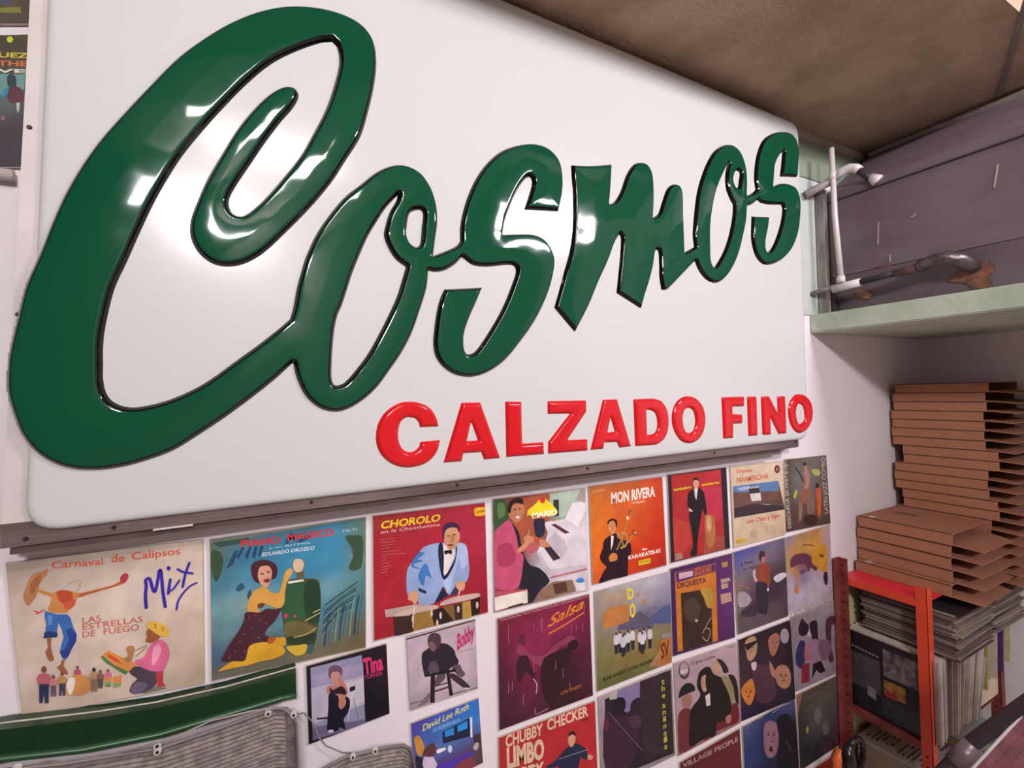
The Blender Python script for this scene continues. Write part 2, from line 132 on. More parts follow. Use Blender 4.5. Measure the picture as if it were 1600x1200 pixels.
COVERS=[
["cream record sleeve with leaping dancer, seated drummer and blue handwritten word, leftmost in top row","large record sleeves on the wall",[0.0033,0.0089],[0,0,3058,-74,3056,-3121,216,-2890],[["a5948a","b3a497","c8b5a6"],["c9b6a6","d3c2b2","d3bfae"],["cbb8a8","d0bdac","c6b19e"],["bda999","c9b5a3","b7a08c"]],[["T","c8563a","Carnaval",[638,-223,1395,-289,639,-89],0.02,0],["T","c8563a","de",[1523,-274,1738,-288,1524,-117],0.02,0],["T","c8563a","Calipsos",[1852,-289,2656,-315,1848,-136],0.02,0],["Q","b07a55",[261,-777,239,-650,286,-477,320,-361,378,-280,470,-252,586,-213,574,-320,520,-402,469,-484,445,-603,410,-719,352,-798,317,-852]],["Q","96603f",[353,-645,331,-486,400,-347,493,-303,469,-453,410,-595]],["Q","c08148",[411,-518,457,-559,537,-623,654,-685,713,-661,796,-663,916,-705,1013,-764,1136,-768,1335,-746,1539,-725,1669,-670,1708,-711,1591,-752,1386,-790,1185,-827,1037,-842,992,-880,975,-971,914,-1052,841,-1098,698,-1080,581,-1005,606,-887,630,-799,606,-737,514,-680,433,-600]],["Q","b3492f",[712,-755,725,-663,844,-673,928,-739,939,-836,902,-954,830,-938,759,-875]],["Q","c4573f",[818,-904,903,-876,975,-876,962,-1000,865,-1041,806,-995]],["Q","b35a3a",[1037,-794,1235,-773,1437,-745,1643,-697,1682,-689,1664,-619,1696,-544,1775,-536,1788,-611,1721,-720,1591,-758,1335,-795,1135,-832,1037,-851]],["Q","a83a3c",[1664,-685,1683,-557,1762,-534,1796,-597,1734,-723]],["L","9a8f86",8,[784,-651,893,-557,1051,-526,1038,-683,976,-733]],["L","c4555f",24,[385,-959,465,-1003,535,-964]],["L","c4555f",24,[408,-1026,488,-1008]],["P","3d68ac",[539,-996,698,-1095,853,-1132,900,-1207,947,-1408,995,-1546,987,-1671,932,-1783,871,-1923,823,-2004,776,-1928,741,-1825,765,-1706,802,-1559,772,-1395,733,-1260,708,-1410,719,-1507,672,-1526,602,-1492,513,-1500,544,-1399,556,-1248,534,-1118]],["P","2d3f86",[827,-1440,911,-1399,987,-1560,982,-1685,920,-1811,864,-1953,787,-1963,752,-1828,836,-1757,885,-1613]],["P","2a3a70",[532,-1396,602,-1383,719,-1460,707,-1535,513,-1503]],["P","5a86c4",[581,-1067,651,-1115,638,-1268,580,-1284]],["Q","9a6046",[566,-1514,625,-1529,619,-1667,642,-1829,659,-1958,599,-1947,542,-1770,577,-1687]],["Q","9a6040",[775,-1975,816,-2002,798,-2091,845,-2198,861,-2282,797,-2247,703,-2095,751,-2062]],["T","c05a50","LAS",[1082,-1365,1360,-1382,1078,-1249],0,0],["T","c05a50","ESTRELLAS",[1081,-1492,2018,-1559,1077,-1376],0,0],["T","c05a50","DE",[1080,-1638,1273,-1650,1080,-1521],0,0],["T","c05a50","FUEGO",[1399,-1663,1950,-1712,1400,-1537],0,0],["L","3a2a9c",57,[2075,-1289,2064,-1052,2079,-855,2072,-736,2135,-715,2187,-945,2228,-987,2272,-760,2301,-580,2329,-636,2352,-1014,2391,-1345]],["L","3a2a9c",50,[2481,-803,2462,-935,2444,-1085]],["L","3a2a9c",40,[2467,-1039,2535,-1002,2636,-852]],["P","3a2a9c",[2489,-572,2485,-592,2476,-607,2462,-613,2447,-610,2434,-599,2424,-580,2421,-559,2425,-539,2434,-524,2448,-517,2463,-520,2476,-532,2486,-551]],["L","3a2a9c",47,[2692,-1001,2738,-752,2813,-523]],["L","3a2a9c",44,[2610,-616,2709,-694,2868,-753]],["L","3a2a9c",38,[2581,-1447,2611,-1276,2705,-1125,2821,-1011,2939,-966]],["Q","7f7068",[1991,-2997,2181,-2906,2401,-3007,2373,-3015]],["Q","4d4250",[1797,-2411,1970,-2444,2185,-2556,2238,-2672,2223,-2868,2099,-2964,1885,-2970,1793,-2885,1834,-2750,1914,-2675,1809,-2545]],["Q","6a5a72",[1807,-2840,1913,-2741,2074,-2823,2018,-2939,1885,-2963]],["P","b83a44",[2225,-2601,2344,-2636,2333,-2868,2387,-2969,2236,-2923]],["Q","d4668c",[1878,-2302,2025,-2277,2108,-2100,2218,-1995,2342,-2011,2438,-2188,2450,-2361,2392,-2548,2335,-2633,2184,-2606,2050,-2517,1943,-2419]],["Q","e69ab4",[2189,-2121,2272,-2076,2312,-2222,2241,-2404,2158,-2481]],["Q","9c5a38",[2070,-1789,2112,-1716,2247,-1801,2301,-1916,2232,-1998,2122,-2010,2055,-1952,2083,-1892]],["Q","d9b04a",[2080,-1625,2113,-1576,2222,-1599,2359,-1694,2447,-1834,2454,-1938,2384,-1964,2247,-1868,2112,-1716,2071,-1689]],["P","c87a3a",[2194,-1653,2235,-1656,2248,-1750,2215,-1742]],["P","c87a3a",[2317,-1734,2353,-1743,2372,-1832,2335,-1830]],["P","d98a4a",[1350,-2072,1465,-1981,1682,-2181,1917,-2379,1770,-2495,1577,-2314]],["P","4f7a4a",[1350,-2079,1424,-2206,1628,-2427,1731,-2539,1778,-2487,1551,-2291,1388,-2067]],["P","c85030",[1451,-2036,1578,-2152,1681,-2311,1578,-2233,1463,-2120]],["Q","a87850",[1749,-2003,1815,-1981,1880,-2038,1866,-2133,1838,-2258,1785,-2308,1694,-2217,1773,-2174]],["L","a08870",21,[1892,-2223,2081,-2076]],["L","8a7058",15,[1880,-2104,2081,-2042]],["P","7a4a3c",[561,-2093,557,-2119,546,-2138,531,-2146,515,-2141,500,-2125,490,-2100,486,-2071,490,-2044,500,-2025,515,-2017,532,-2022,547,-2039,557,-2064]],["Q","b5606a",[437,-2325,449,-2152,598,-2189,612,-2378,521,-2407]],["P","2c3550",[453,-2330,591,-2372,583,-2725,530,-2707,521,-2492,498,-2697,456,-2683]],["P","7a4a3c",[677,-2262,675,-2278,669,-2289,660,-2294,650,-2291,641,-2281,635,-2266,633,-2249,635,-2233,642,-2222,650,-2217,660,-2220,669,-2230,675,-2245]],["Q","c47f86",[604,-2399,611,-2296,699,-2319,708,-2431,654,-2448]],["P","6a5060",[613,-2402,695,-2427,691,-2635,659,-2625,654,-2498,640,-2619,615,-2611]],["P","7a4a3c",[805,-2243,803,-2261,796,-2273,786,-2278,775,-2275,765,-2264,758,-2247,756,-2228,758,-2211,765,-2198,775,-2193,786,-2196,796,-2207,803,-2224]],["Q","b08850",[722,-2396,730,-2282,830,-2307,840,-2432,779,-2451]],["P","4a4050",[733,-2399,826,-2428,820,-2660,785,-2649,779,-2507,763,-2642,735,-2634]],["P","7a4a3c",[1022,-2183,1020,-2197,1014,-2206,1006,-2210,998,-2208,990,-2199,985,-2186,983,-2172,985,-2158,990,-2148,998,-2144,1007,-2147,1015,-2155,1020,-2168]],["Q","b8505f",[957,-2302,963,-2213,1041,-2232,1049,-2329,1001,-2344]],["P","a06070",[965,-2304,1038,-2326,1033,-2506,1005,-2498,1001,-2388,989,-2493,966,-2486]],["Q","c98a50",[830,-2601,868,-2362,953,-2309,1123,-2375,1184,-2520,1170,-2675,1071,-2714,926,-2687]],["Q","e0d6c8",[843,-2449,892,-2338,964,-2375,951,-2544,902,-2670,854,-2577]],["P","3c2a28",[1274,-2301,1271,-2319,1264,-2332,1253,-2337,1242,-2334,1231,-2322,1224,-2305,1222,-2286,1224,-2268,1232,-2255,1242,-2250,1254,-2253,1264,-2264,1271,-2282]],["Q","b09068",[1187,-2457,1195,-2340,1300,-2366,1310,-2494,1246,-2514]],["P","8a6a58",[1198,-2461,1295,-2490,1289,-2728,1252,-2717,1245,-2571,1229,-2710,1200,-2700]],["P","7a4a3c",[1363,-2362,1360,-2375,1355,-2385,1347,-2389,1338,-2387,1330,-2378,1324,-2365,1322,-2350,1324,-2336,1330,-2326,1338,-2322,1347,-2325,1355,-2333,1361,-2347]],["Q","8f5c58",[1295,-2482,1302,-2392,1382,-2412,1390,-2510,1341,-2525]],["P","5a4a50",[1304,-2485,1379,-2507,1374,-2691,1345,-2682,1341,-2569,1328,-2676,1305,-2669]],["P","7a4a3c",[1481,-2378,1479,-2391,1473,-2401,1465,-2405,1457,-2402,1449,-2394,1443,-2381,1442,-2367,1444,-2353,1449,-2344,1457,-2340,1466,-2342,1474,-2351,1479,-2364]],["Q","cc6f92",[1415,-2494,1422,-2407,1500,-2426,1508,-2521,1460,-2535]],["P","6a6a58",[1424,-2496,1496,-2518,1492,-2695,1464,-2686,1459,-2578,1447,-2681,1425,-2674]],["P","d98a4a",[1392,-2487,1503,-2504,1497,-2648,1401,-2634]],["P","d98a4a",[1537,-2514,1666,-2519,1651,-2727,1548,-2721]],["P","7aa060",[1396,-2569,1503,-2591,1497,-2654,1406,-2639]],["P","7aa060",[1538,-2644,1659,-2664,1651,-2733,1548,-2725]]],0],
["blue record sleeve with woman in brown dress leaning on a green conga drum","large record sleeves on the wall",[0.3206,-0.0005],[0,0,3273,7,3210,-3171,-3,-3022],[["5e6e62","4f7480","3f6f84","3d7a94","5b7a70"],["4a6a62","3a7a98","3a80a0","3a86aa","5f7a68"],["4a7c92","4d8aa2","3c84a4","4088a6","5f827c"],["6f979c","80a0a0","5a8ca0","6a97a0","4f7c80"],["5f8286","5c8a98","4b7f98","4a7f94","4c7878"],["46607a","52605c","5c6a60","5f6c68","6b6048"],["6a6450","6a6450","6c6652","70674c","6b5e40"]],[["P","7e8272",[-2,-42,3257,27,3256,-11,26,-89]],["P","35524a",[54,-77,753,-76,753,-134,514,-189,166,-196]],["P","24456a",[303,-689,453,-347,542,-295,435,-613]],["P","24456a",[481,-487,616,-257,661,-282,545,-499]],["P","24456a",[658,-486,751,-270,796,-278,717,-548]],["P","24456a",[792,-510,856,-288,917,-299,852,-573]],["P","24456a",[914,-498,962,-307,1039,-306,959,-541]],["P","24456a",[1462,-315,1562,-120,1626,-130,1510,-359]],["P","24456a",[1721,-323,1920,-213,2053,-271,1753,-364]],["Q","38503a",[52,-243,194,-301,249,-478,217,-705,129,-920,73,-843,34,-603]],["Q","38503a",[2777,-389,2992,-386,3174,-453,3185,-833,3122,-1199,2940,-1239,2834,-1143,2946,-903,2897,-633]],["Q","2b5570",[472,-1159,591,-1049,649,-1163,529,-1222]],["Q","2b5570",[691,-1342,752,-1219,780,-1396,719,-1433]],["T","d0303a","PIANO",[590,-263,1367,-299,592,-117],0.05,0],["T","d0303a","MAGICO",[1521,-283,2524,-311,1516,-130],0.05,0],["T","cfdbe0","y su RITMO",[1130,-398,1983,-421,1131,-357],0,0],["T","dfe8ea","EDUARDO OROZCO",[990,-539,2081,-572,991,-460],0.02,0.2],["T","b8c6c4","HI-FI",[2725,-276,3049,-283,2727,-213],0,0],["Q","4a4a30",[1447,-1298,1529,-1174,1837,-1201,2136,-1291,2185,-1417,2203,-1747,2184,-2032,2134,-2381,2025,-2855,2008,-2922,1745,-2850,1490,-2640,1388,-2055,1371,-1701]],["Q","2f5638",[1463,-1301,1544,-1212,1870,-1244,1898,-1536,1857,-2026,1626,-2183,1435,-2066,1376,-1772]],["Q","22402c",[1869,-1315,2135,-1334,2182,-1597,2184,-2032,2119,-2305,1887,-2176]],["Q","6a6238",[1434,-2136,1691,-2146,2017,-2351,2081,-2511,1878,-2744,1619,-2605,1460,-2493]],["Q","2c3c28",[1461,-2458,1816,-2514,2081,-2511,2027,-2748,1553,-2658]],["P","d8d8cc",[1512,-1206,1837,-1216,1843,-1267,1518,-1256]],["L","c8b878",24,[2023,-2037,2185,-1989]],["L","c8b878",21,[1854,-2186,2184,-2068]],["L","b0a060",27,[1620,-2499,1882,-2496,2083,-2404]],["P","c03a6a",[1497,-1976,1492,-1999,1480,-2016,1462,-2022,1442,-2017,1424,-2002,1412,-1980,1408,-1955,1413,-1932,1425,-1915,1443,-1909,1463,-1913,1481,-1928,1493,-1951]],["P","b03a50",[1673,-2032,1669,-2047,1658,-2056,1643,-2059,1625,-2055,1610,-2045,1600,-2030,1596,-2014,1600,-1999,1611,-1990,1627,-1987,1644,-1991,1659,-2001,1670,-2016]],["P","3a5a58",[1878,-2744,2027,-2748,1990,-2971,1842,-2912]],["Q","6a5a40",[1710,-998,1840,-1023,1838,-1184,1707,-1175]],["Q","d2b090",[1621,-874,1649,-737,1779,-744,1850,-846,1808,-1017,1709,-1033,1645,-967]],["Q","4a2430",[773,-814,790,-681,927,-611,1111,-645,1265,-771,1300,-952,1245,-1081,1167,-1065,1109,-811,955,-781,908,-909,935,-1121,830,-1031]],["Q","d49a80",[918,-843,956,-764,1109,-769,1185,-895,1167,-1065,1103,-1225,1026,-1226,950,-1124,907,-978]],["Q","8a3038",[1012,-1068,1105,-1052,1151,-1096,1104,-1149,1042,-1126]],["P","5a3030",[1027,-933,1023,-940,1013,-944,998,-944,982,-941,967,-935,957,-927,953,-918,957,-912,967,-908,982,-907,998,-911,1013,-917,1023,-925]],["P","5a3030",[1151,-916,1147,-923,1136,-927,1122,-927,1105,-924,1090,-918,1080,-910,1077,-901,1080,-895,1091,-891,1106,-890,1122,-893,1137,-900,1147,-908]],["Q","d09a48",[949,-1193,1071,-1253,1162,-1376,1318,-1410,1401,-1183,1452,-982,1549,-913,1619,-980,1579,-1078,1496,-1202,1445,-1438,1425,-1679,1345,-1765,1189,-1712,1036,-1590,943,-1604,882,-1658,941,-1774,730,-1725,678,-1644,734,-1420,827,-1269,949,-1227]],["Q","6a3a20",[882,-1624,929,-1566,1035,-1597,973,-1679]],["Q","4a2632",[647,-1712,760,-1715,941,-1768,1064,-1717,1250,-1771,1376,-1772,1311,-1897,1215,-2047,1089,-2154,1025,-2276,1117,-2368,1084,-2463,871,-2441,750,-2443,717,-2637,656,-2755,451,-2698,192,-2641,237,-2505,369,-2274,518,-2078,624,-1869]],["P","7a5058",[747,-1831,745,-1839,740,-1845,732,-1847,725,-1845,717,-1839,713,-1831,711,-1822,713,-1814,718,-1808,725,-1806,733,-1807,740,-1813,745,-1821]],["P","7a5058",[957,-1950,955,-1958,950,-1964,942,-1966,934,-1964,927,-1959,922,-1950,920,-1941,922,-1932,927,-1927,935,-1924,943,-1926,950,-1932,955,-1940]],["P","7a5058",[803,-2083,801,-2091,796,-2097,789,-2099,781,-2097,774,-2091,769,-2083,767,-2074,769,-2065,774,-2059,782,-2057,790,-2059,797,-2065,802,-2073]],["P","7a5058",[652,-2180,650,-2188,645,-2194,638,-2196,630,-2194,623,-2188,618,-2180,617,-2171,619,-2163,624,-2157,631,-2155,639,-2157,646,-2163,651,-2171]],["P","7a5058",[562,-2325,560,-2333,555,-2339,548,-2341,540,-2339,533,-2333,528,-2325,526,-2316,528,-2308,533,-2302,540,-2300,548,-2302,555,-2308,560,-2316]],["P","7a5058",[921,-2317,919,-2326,914,-2332,907,-2334,898,-2332,891,-2326,886,-2317,885,-2308,887,-2300,892,-2294,899,-2292,907,-2294,914,-2300,919,-2308]],["P","7a5058",[471,-2502,469,-2510,464,-2516,457,-2518,449,-2516,443,-2510,438,-2502,436,-2493,438,-2485,443,-2479,450,-2477,458,-2479,465,-2485,469,-2493]],["P","7a5058",[647,-2550,645,-2559,640,-2564,633,-2566,625,-2564,618,-2558,613,-2550,612,-2541,614,-2532,619,-2527,626,-2525,634,-2527,641,-2533,646,-2541]],["P","7a5058",[867,-1825,865,-1834,860,-1840,853,-1842,845,-1840,838,-1834,833,-1826,831,-1817,833,-1808,838,-1802,845,-1800,854,-1802,861,-1808,866,-1816]],["P","7a5058",[1078,-2048,1076,-2057,1071,-2063,1063,-2065,1055,-2063,1048,-2057,1043,-2049,1041,-2039,1043,-2031,1048,-2025,1056,-2023,1064,-2025,1071,-2030,1076,-2039]],["P","7a5058",[353,-2603,352,-2612,347,-2617,340,-2619,332,-2617,325,-2611,320,-2603,319,-2594,321,-2586,326,-2580,333,-2578,340,-2580,347,-2586,352,-2594]],["Q","d4a030",[720,-2452,992,-2439,1301,-2573,1425,-2728,1391,-2823,1171,-2866,925,-2848,684,-2865,449,-2847,247,-2839,133,-2839,190,-2789,393,-2698,627,-2747]],["Q","d89a30",[1101,-2399,1303,-2417,1429,-2450,1443,-2558,1410,-2637,1238,-2539,1084,-2491]],["Q","c9a638",[1457,-2667,1682,-2692,1878,-2726,1842,-2912,1678,-2931,1551,-2832]],["Q","b05a28",[1101,-2364,1241,-2401,1177,-2505,1084,-2498]],["L","2d4a5c",25,[2295,-1913,2681,-1706,3043,-1522]],["L","6f8c78",25,[2287,-1983,2666,-1761,3027,-1586]],["L","39586a",25,[2279,-2054,2651,-1817,3012,-1650]],["L","2d4a5c",25,[2271,-2125,2636,-1873,2996,-1714]],["L","6f8c78",25,[2263,-2195,2621,-1928,2980,-1778]],["L","39586a",25,[2255,-2266,2606,-1984,2964,-1842]],["L","2d4a5c",24,[2247,-2336,2591,-2039,2949,-1905]],["L","6f8c78",24,[2239,-2407,2576,-2094,2933,-1969]],["L","39586a",24,[2231,-2477,2561,-2150,2918,-2033]],["L","2d4a5c",24,[2223,-2547,2546,-2205,2902,-2096]],["L","6f8c78",24,[2215,-2618,2531,-2260,2886,-2159]],["L","27405a",31,[2262,-2847,2309,-2497,2377,-2150]],["L","4f7272",32,[2372,-2833,2420,-2459,2488,-2103]],["L","7a9070",32,[2482,-2818,2531,-2421,2601,-2056]],["L","27405a",32,[2594,-2804,2644,-2383,2715,-2009]],["L","4f7272",32,[2707,-2789,2758,-2344,2829,-1960]],["L","7a9070",33,[2821,-2774,2873,-2305,2945,-1912]],["L","27405a",33,[2936,-2759,2989,-2265,3062,-1863]],["L","4f7272",33,[3052,-2744,3106,-2226,3180,-1814]]],0],
["crimson record sleeve with man in pale blue dinner jacket playing timbales","large record sleeves on the wall",[0.6634,0.0012],[0,0,3062,-65,3076,-3110,-31,-3081],[["96302f","a02a38","a02a3a"],["a31f30","ab2538","a82a40"],["a62432","aa2336","9c2134"],["9c1e2a","a02030","921c2a"]],[["T","e3c22c","CHOROLO",[185,-350,1734,-382,189,-171],0.05,0.2],["T","dfa9a6","en la Chambelona",[182,-474,1731,-510,184,-395],0.01,0.2],["L","c0606a",14,[190,-620,535,-635]],["L","c0606a",14,[188,-696,569,-718]],["L","c0606a",14,[186,-771,504,-784]],["L","c0606a",14,[185,-847,398,-842]],["L","c0606a",14,[183,-922,722,-976]],["L","c0606a",14,[182,-998,792,-1066]],["L","c0606a",14,[180,-1073,352,-1063]],["L","c0606a",14,[179,-1149,316,-1133]],["L","c0606a",14,[177,-1224,384,-1222]],["L","c0606a",14,[176,-1300,444,-1310]],["L","c0606a",14,[174,-1375,339,-1366]],["L","c0606a",14,[173,-1451,337,-1442]],["Q","e0a626",[2735,-188,3027,-190,3068,-234,3055,-405,2770,-402,2738,-360]],["T","5a2a18","Corona",[2764,-325,3031,-325,2766,-242],0.03,0],["Q","8fa4cc",[1304,-985,1644,-953,1952,-986,2306,-1046,2464,-1148,2517,-1458,2536,-1837,2459,-2122,2318,-2148,2181,-2064,2077,-2264,1964,-2395,1807,-2134,1706,-2331,1531,-2502,1123,-2434,1111,-2164,950,-2058,840,-2140,810,-1887,836,-1505,966,-1317,1154,-1102]],["Q","a9b8da",[1796,-997,2305,-1065,2463,-1185,2492,-1641,2328,-1759,2256,-1447,2085,-1934,1918,-2341,1810,-2024]],["Q","3d74b4",[1122,-1668,1331,-1422,1472,-1810,1545,-1897,1324,-1744,1263,-1982,1172,-1892]],["Q","3d74b4",[928,-1416,1154,-1102,1300,-1164,1113,-1273,1259,-1336,1001,-1395,1181,-1536]],["P","232a48",[1115,-2005,1333,-2141,1313,-2216,1124,-2096]],["P","e8dcd8",[1815,-1037,2147,-1038,2098,-1418,1831,-1956,1768,-1358]],["Q","1f2440",[1681,-1014,1778,-939,1826,-1369,1822,-1844,2137,-1426,2165,-1097,2202,-1214,2092,-1639,1812,-1959,1688,-1489]],["P","20223a",[1769,-2125,1917,-2384,1761,-2452,1523,-2507,1649,-2318]],["P","30364e",[2078,-2228,2197,-2179,2192,-2400,1956,-2393]],["Q","181830",[1838,-1195,1927,-1185,2044,-1205,2041,-1316,1945,-1272,1866,-1295]],["Q","c9926c",[1823,-671,1922,-594,2197,-637,2281,-781,2268,-965,2164,-1134,2044,-1205,1948,-1151,1855,-970]],["Q","3b2444",[1802,-741,1827,-525,2004,-459,2239,-543,2294,-708,2253,-758,2197,-626,1961,-611,1861,-714,1845,-895]],["Q","b07a58",[2034,-815,2152,-816,2108,-1013,2010,-996]],["P","4a2a28",[2003,-818,1998,-823,1985,-826,1966,-826,1945,-823,1927,-817,1914,-810,1909,-802,1914,-797,1927,-794,1946,-794,1967,-797,1985,-803,1998,-810]],["P","4a2a28",[2180,-809,2175,-815,2162,-818,2143,-818,2122,-814,2103,-808,2090,-801,2086,-794,2091,-788,2104,-785,2123,-785,2144,-789,2163,-795,2176,-802]],["Q","7a3a34",[1919,-1040,2029,-1036,2107,-1072,2008,-1099]],["Q","d09a78",[869,-2112,1022,-2056,1111,-2164,1089,-2337,1014,-2409,926,-2301,837,-2246]],["Q","d09a78",[2140,-2093,2320,-2074,2405,-2185,2361,-2325,2234,-2317,2157,-2226]],["P","b79a94",[246,-2371,1087,-2415,1418,-2519,1530,-2563,546,-2598,269,-2559]],["Q","c4a89e",[494,-2568,796,-2500,1232,-2495,1530,-2545,1643,-2589,1603,-2652,1155,-2655,545,-2661]],["Q","c4a89e",[1682,-2543,1915,-2468,2310,-2463,2797,-2513,2836,-2598,2548,-2628,2068,-2613,1700,-2602]],["P","3a2420",[459,-2595,864,-2657,937,-2621,963,-3087,571,-3091,484,-3069]],["P","9a7438",[937,-2639,1528,-2653,1680,-2634,1689,-3054,1146,-3062,963,-3069]],["P","2c1a1c",[1414,-2680,1756,-2651,1911,-2650,2057,-3071,1746,-3086,1518,-3066]],["P","7a5a34",[1756,-2651,2067,-2650,2547,-2647,2555,-3117,2057,-3071]],["P","3a2420",[2067,-2650,2305,-2667,2294,-3091,2096,-3073]],["P","b09040",[2305,-2648,2547,-2658,2568,-3101,2314,-3096]],["P","2c1a18",[2547,-2647,2836,-2617,2803,-3063,2569,-3083]],["P","d0b8b0",[984,-2774,980,-2813,971,-2842,957,-2857,943,-2853,930,-2833,922,-2799,920,-2758,924,-2719,933,-2690,947,-2675,961,-2679,974,-2700,982,-2734]],["P","d0b8b0",[1484,-2751,1479,-2790,1469,-2821,1455,-2835,1441,-2832,1427,-2811,1419,-2776,1417,-2735,1421,-2695,1431,-2665,1445,-2650,1460,-2654,1473,-2675,1481,-2710]],["P","d0b8b0",[1728,-2863,1724,-2903,1713,-2934,1699,-2948,1684,-2945,1671,-2923,1662,-2888,1660,-2847,1664,-2807,1674,-2777,1688,-2762,1704,-2765,1717,-2787,1726,-2822]],["P","d0b8b0",[2225,-2815,2221,-2856,2210,-2887,2195,-2902,2179,-2898,2166,-2877,2157,-2841,2154,-2799,2159,-2758,2169,-2727,2184,-2712,2200,-2716,2214,-2737,2223,-2773]],["P","d0b8b0",[2776,-2830,2772,-2872,2760,-2903,2745,-2919,2729,-2915,2714,-2893,2705,-2856,2703,-2813,2707,-2772,2718,-2740,2734,-2725,2750,-2729,2764,-2751,2774,-2787]],["P","d0b8b0",[1628,-3039,1624,-3078,1614,-3109,1600,-3123,1585,-3120,1571,-3098,1563,-3063,1560,-3022,1565,-2982,1575,-2952,1589,-2937,1604,-2941,1617,-2962,1626,-2997]],["L","e0c8b8",25,[996,-2423,947,-2977]],["L","e0c8b8",27,[2250,-2302,2199,-2439]]],0],
["record sleeve with man in pink jacket seated at a white piano","large record sleeves on the wall",[0.9933,0.0005],[0,0,3192,-67,3204,-3222,-28,-3149],[["4c5a48","7c4030","8a4a3a","9aa89a","a8b2a4"],["3f5a3a","a05038","9a4a34","8fa08f","b8beb4"],["45603c","a85a3c","7a4038","c0bcc0","cfc8cc"],["7a4048","8a4a40","b0a8b0","d2cace","d4ccd0"],["8a3a50","6a3a44","c4bcc2","d6ced4","d0c6cc"],["a0405c","4a3040","8a7a70","b4a8a6","c8bec0"]],[["P","a8553a",[971,-92,1871,-78,1830,-675,1683,-1270,1249,-1735,925,-1642,829,-780]],["P","aab8a8",[1871,-78,3188,-86,3159,-520,2395,-829,1871,-753]],["P","2a3a34",[1994,-276,2191,-283,2184,-780,1979,-769]],["Q","3a5232",[8,-108,374,-87,483,-380,434,-721,198,-823,26,-831]],["Q","567848",[140,-160,333,-151,363,-467,167,-577]],["P","d5ccd2",[1652,-903,2392,-903,2788,-1223,3182,-1208,3156,-2607,2422,-2685,1810,-2670,1395,-1725,1462,-1594,1676,-1486,1770,-1211]],["P","e2dade",[2392,-903,2677,-457,3184,-466,3165,-749,2856,-1234]],["P","a0948e",[2794,-378,3012,-65,3189,-67,3159,-520]],["P","ded4da",[1673,-906,1867,-880,2804,-1414,2552,-1485,2369,-1603,2029,-1216]],["P","c0b4bc",[1676,-1486,2028,-1252,2371,-1548,2450,-1839,2266,-2028,1926,-1747]],["P","5a2c34",[1885,-993,2037,-990,2557,-1337,2377,-1345]],["P","3a2a38",[1629,-1641,1843,-1623,2199,-2052,1936,-2084]],["P","c4b6be",[1373,-1757,1499,-1744,1800,-2305,3163,-2419,3156,-2607,1810,-2670]],["P","b06a6a",[1814,-2526,3150,-2530,3157,-2589,1813,-2580]],["P","8a6a58",[1422,-2876,1895,-2688,2599,-2777,2722,-3157,1967,-3157,1248,-3123]],["P","54362c",[1893,-2760,2374,-2786,2409,-3089,1969,-3085]],["P","e0d8dc",[2688,-2814,3056,-2814,3066,-3193,2745,-3143]],["Q","4a8ac8",[2709,-2856,2827,-2768,3009,-2823,3043,-2925,2867,-2926]],["P","ecd42a",[1069,-638,1102,-465,1376,-305,1505,-196,1717,-204,1884,-335,2094,-565,2134,-681,1872,-717,1448,-675,1342,-731,1261,-666,1140,-595]],["Q","d03a28",[1505,-214,1611,-173,1716,-223,1662,-317,1586,-315]],["T","f4ecd8","MARIO",[1247,-717,2111,-733,1252,-550],0.05,0],["Q","2a2a3c",[1297,-850,1362,-752,1656,-795,1670,-1014,1641,-1263,1471,-1308,1348,-1216]],["Q","23222c",[552,-738,782,-1019,853,-1347,925,-1642,1117,-2031,1443,-2200,1729,-2509,1775,-2681,1422,-2876,1207,-3114,1043,-3129,1053,-2796,775,-2631,838,-1837,733,-1327]],["Q","c05070",[23,-933,278,-732,475,-657,626,-889,735,-1257,785,-1617,923,-1712,892,-2058,778,-2527,635,-2636,303,-2600,0,-2433,-9,-1680]],["Q","a83c5c",[107,-1359,457,-1280,681,-1738,438,-1971,131,-1843]],["Q","b85a60",[1010,-1515,1261,-1362,1423,-1479,1440,-1626,1292,-1689,1046,-1663]],["Q","b97858",[483,-380,605,-256,926,-228,1001,-451,914,-651,790,-756,631,-715,498,-556]],["Q","2a1c1c",[445,-357,510,-139,690,-57,930,-105,966,-269,925,-264,687,-180,584,-289,540,-457,481,-449]],["Q","efe0d8",[695,-591,803,-582,834,-622,753,-645]],["P","4a2a24",[729,-385,724,-392,710,-397,691,-397,670,-394,651,-388,638,-381,633,-372,638,-365,652,-361,671,-360,692,-363,711,-369,724,-377]],["P","4a2a24",[889,-386,885,-393,874,-398,857,-399,840,-397,824,-391,813,-383,809,-375,813,-368,824,-364,841,-362,859,-365,875,-370,885,-378]],["Q","c88868",[727,-1536,973,-1368,937,-1220,1061,-1169,1127,-1020,1155,-1042,1122,-1179,1284,-1277,1260,-1380,1093,-1459,967,-1578,764,-1641]],["Q","c08060",[1448,-1376,1636,-1407,1843,-1623,1672,-1630,1505,-1565]],["P","e8dcd0",[-38,-2731,1014,-2717,1023,-3107,681,-3099,-18,-3109]],["P","b2505e",[-22,-2564,974,-2709,1013,-2752,-8,-2721]],["P","5a3428",[386,-3084,862,-3071,861,-3113,404,-3140]]],0],
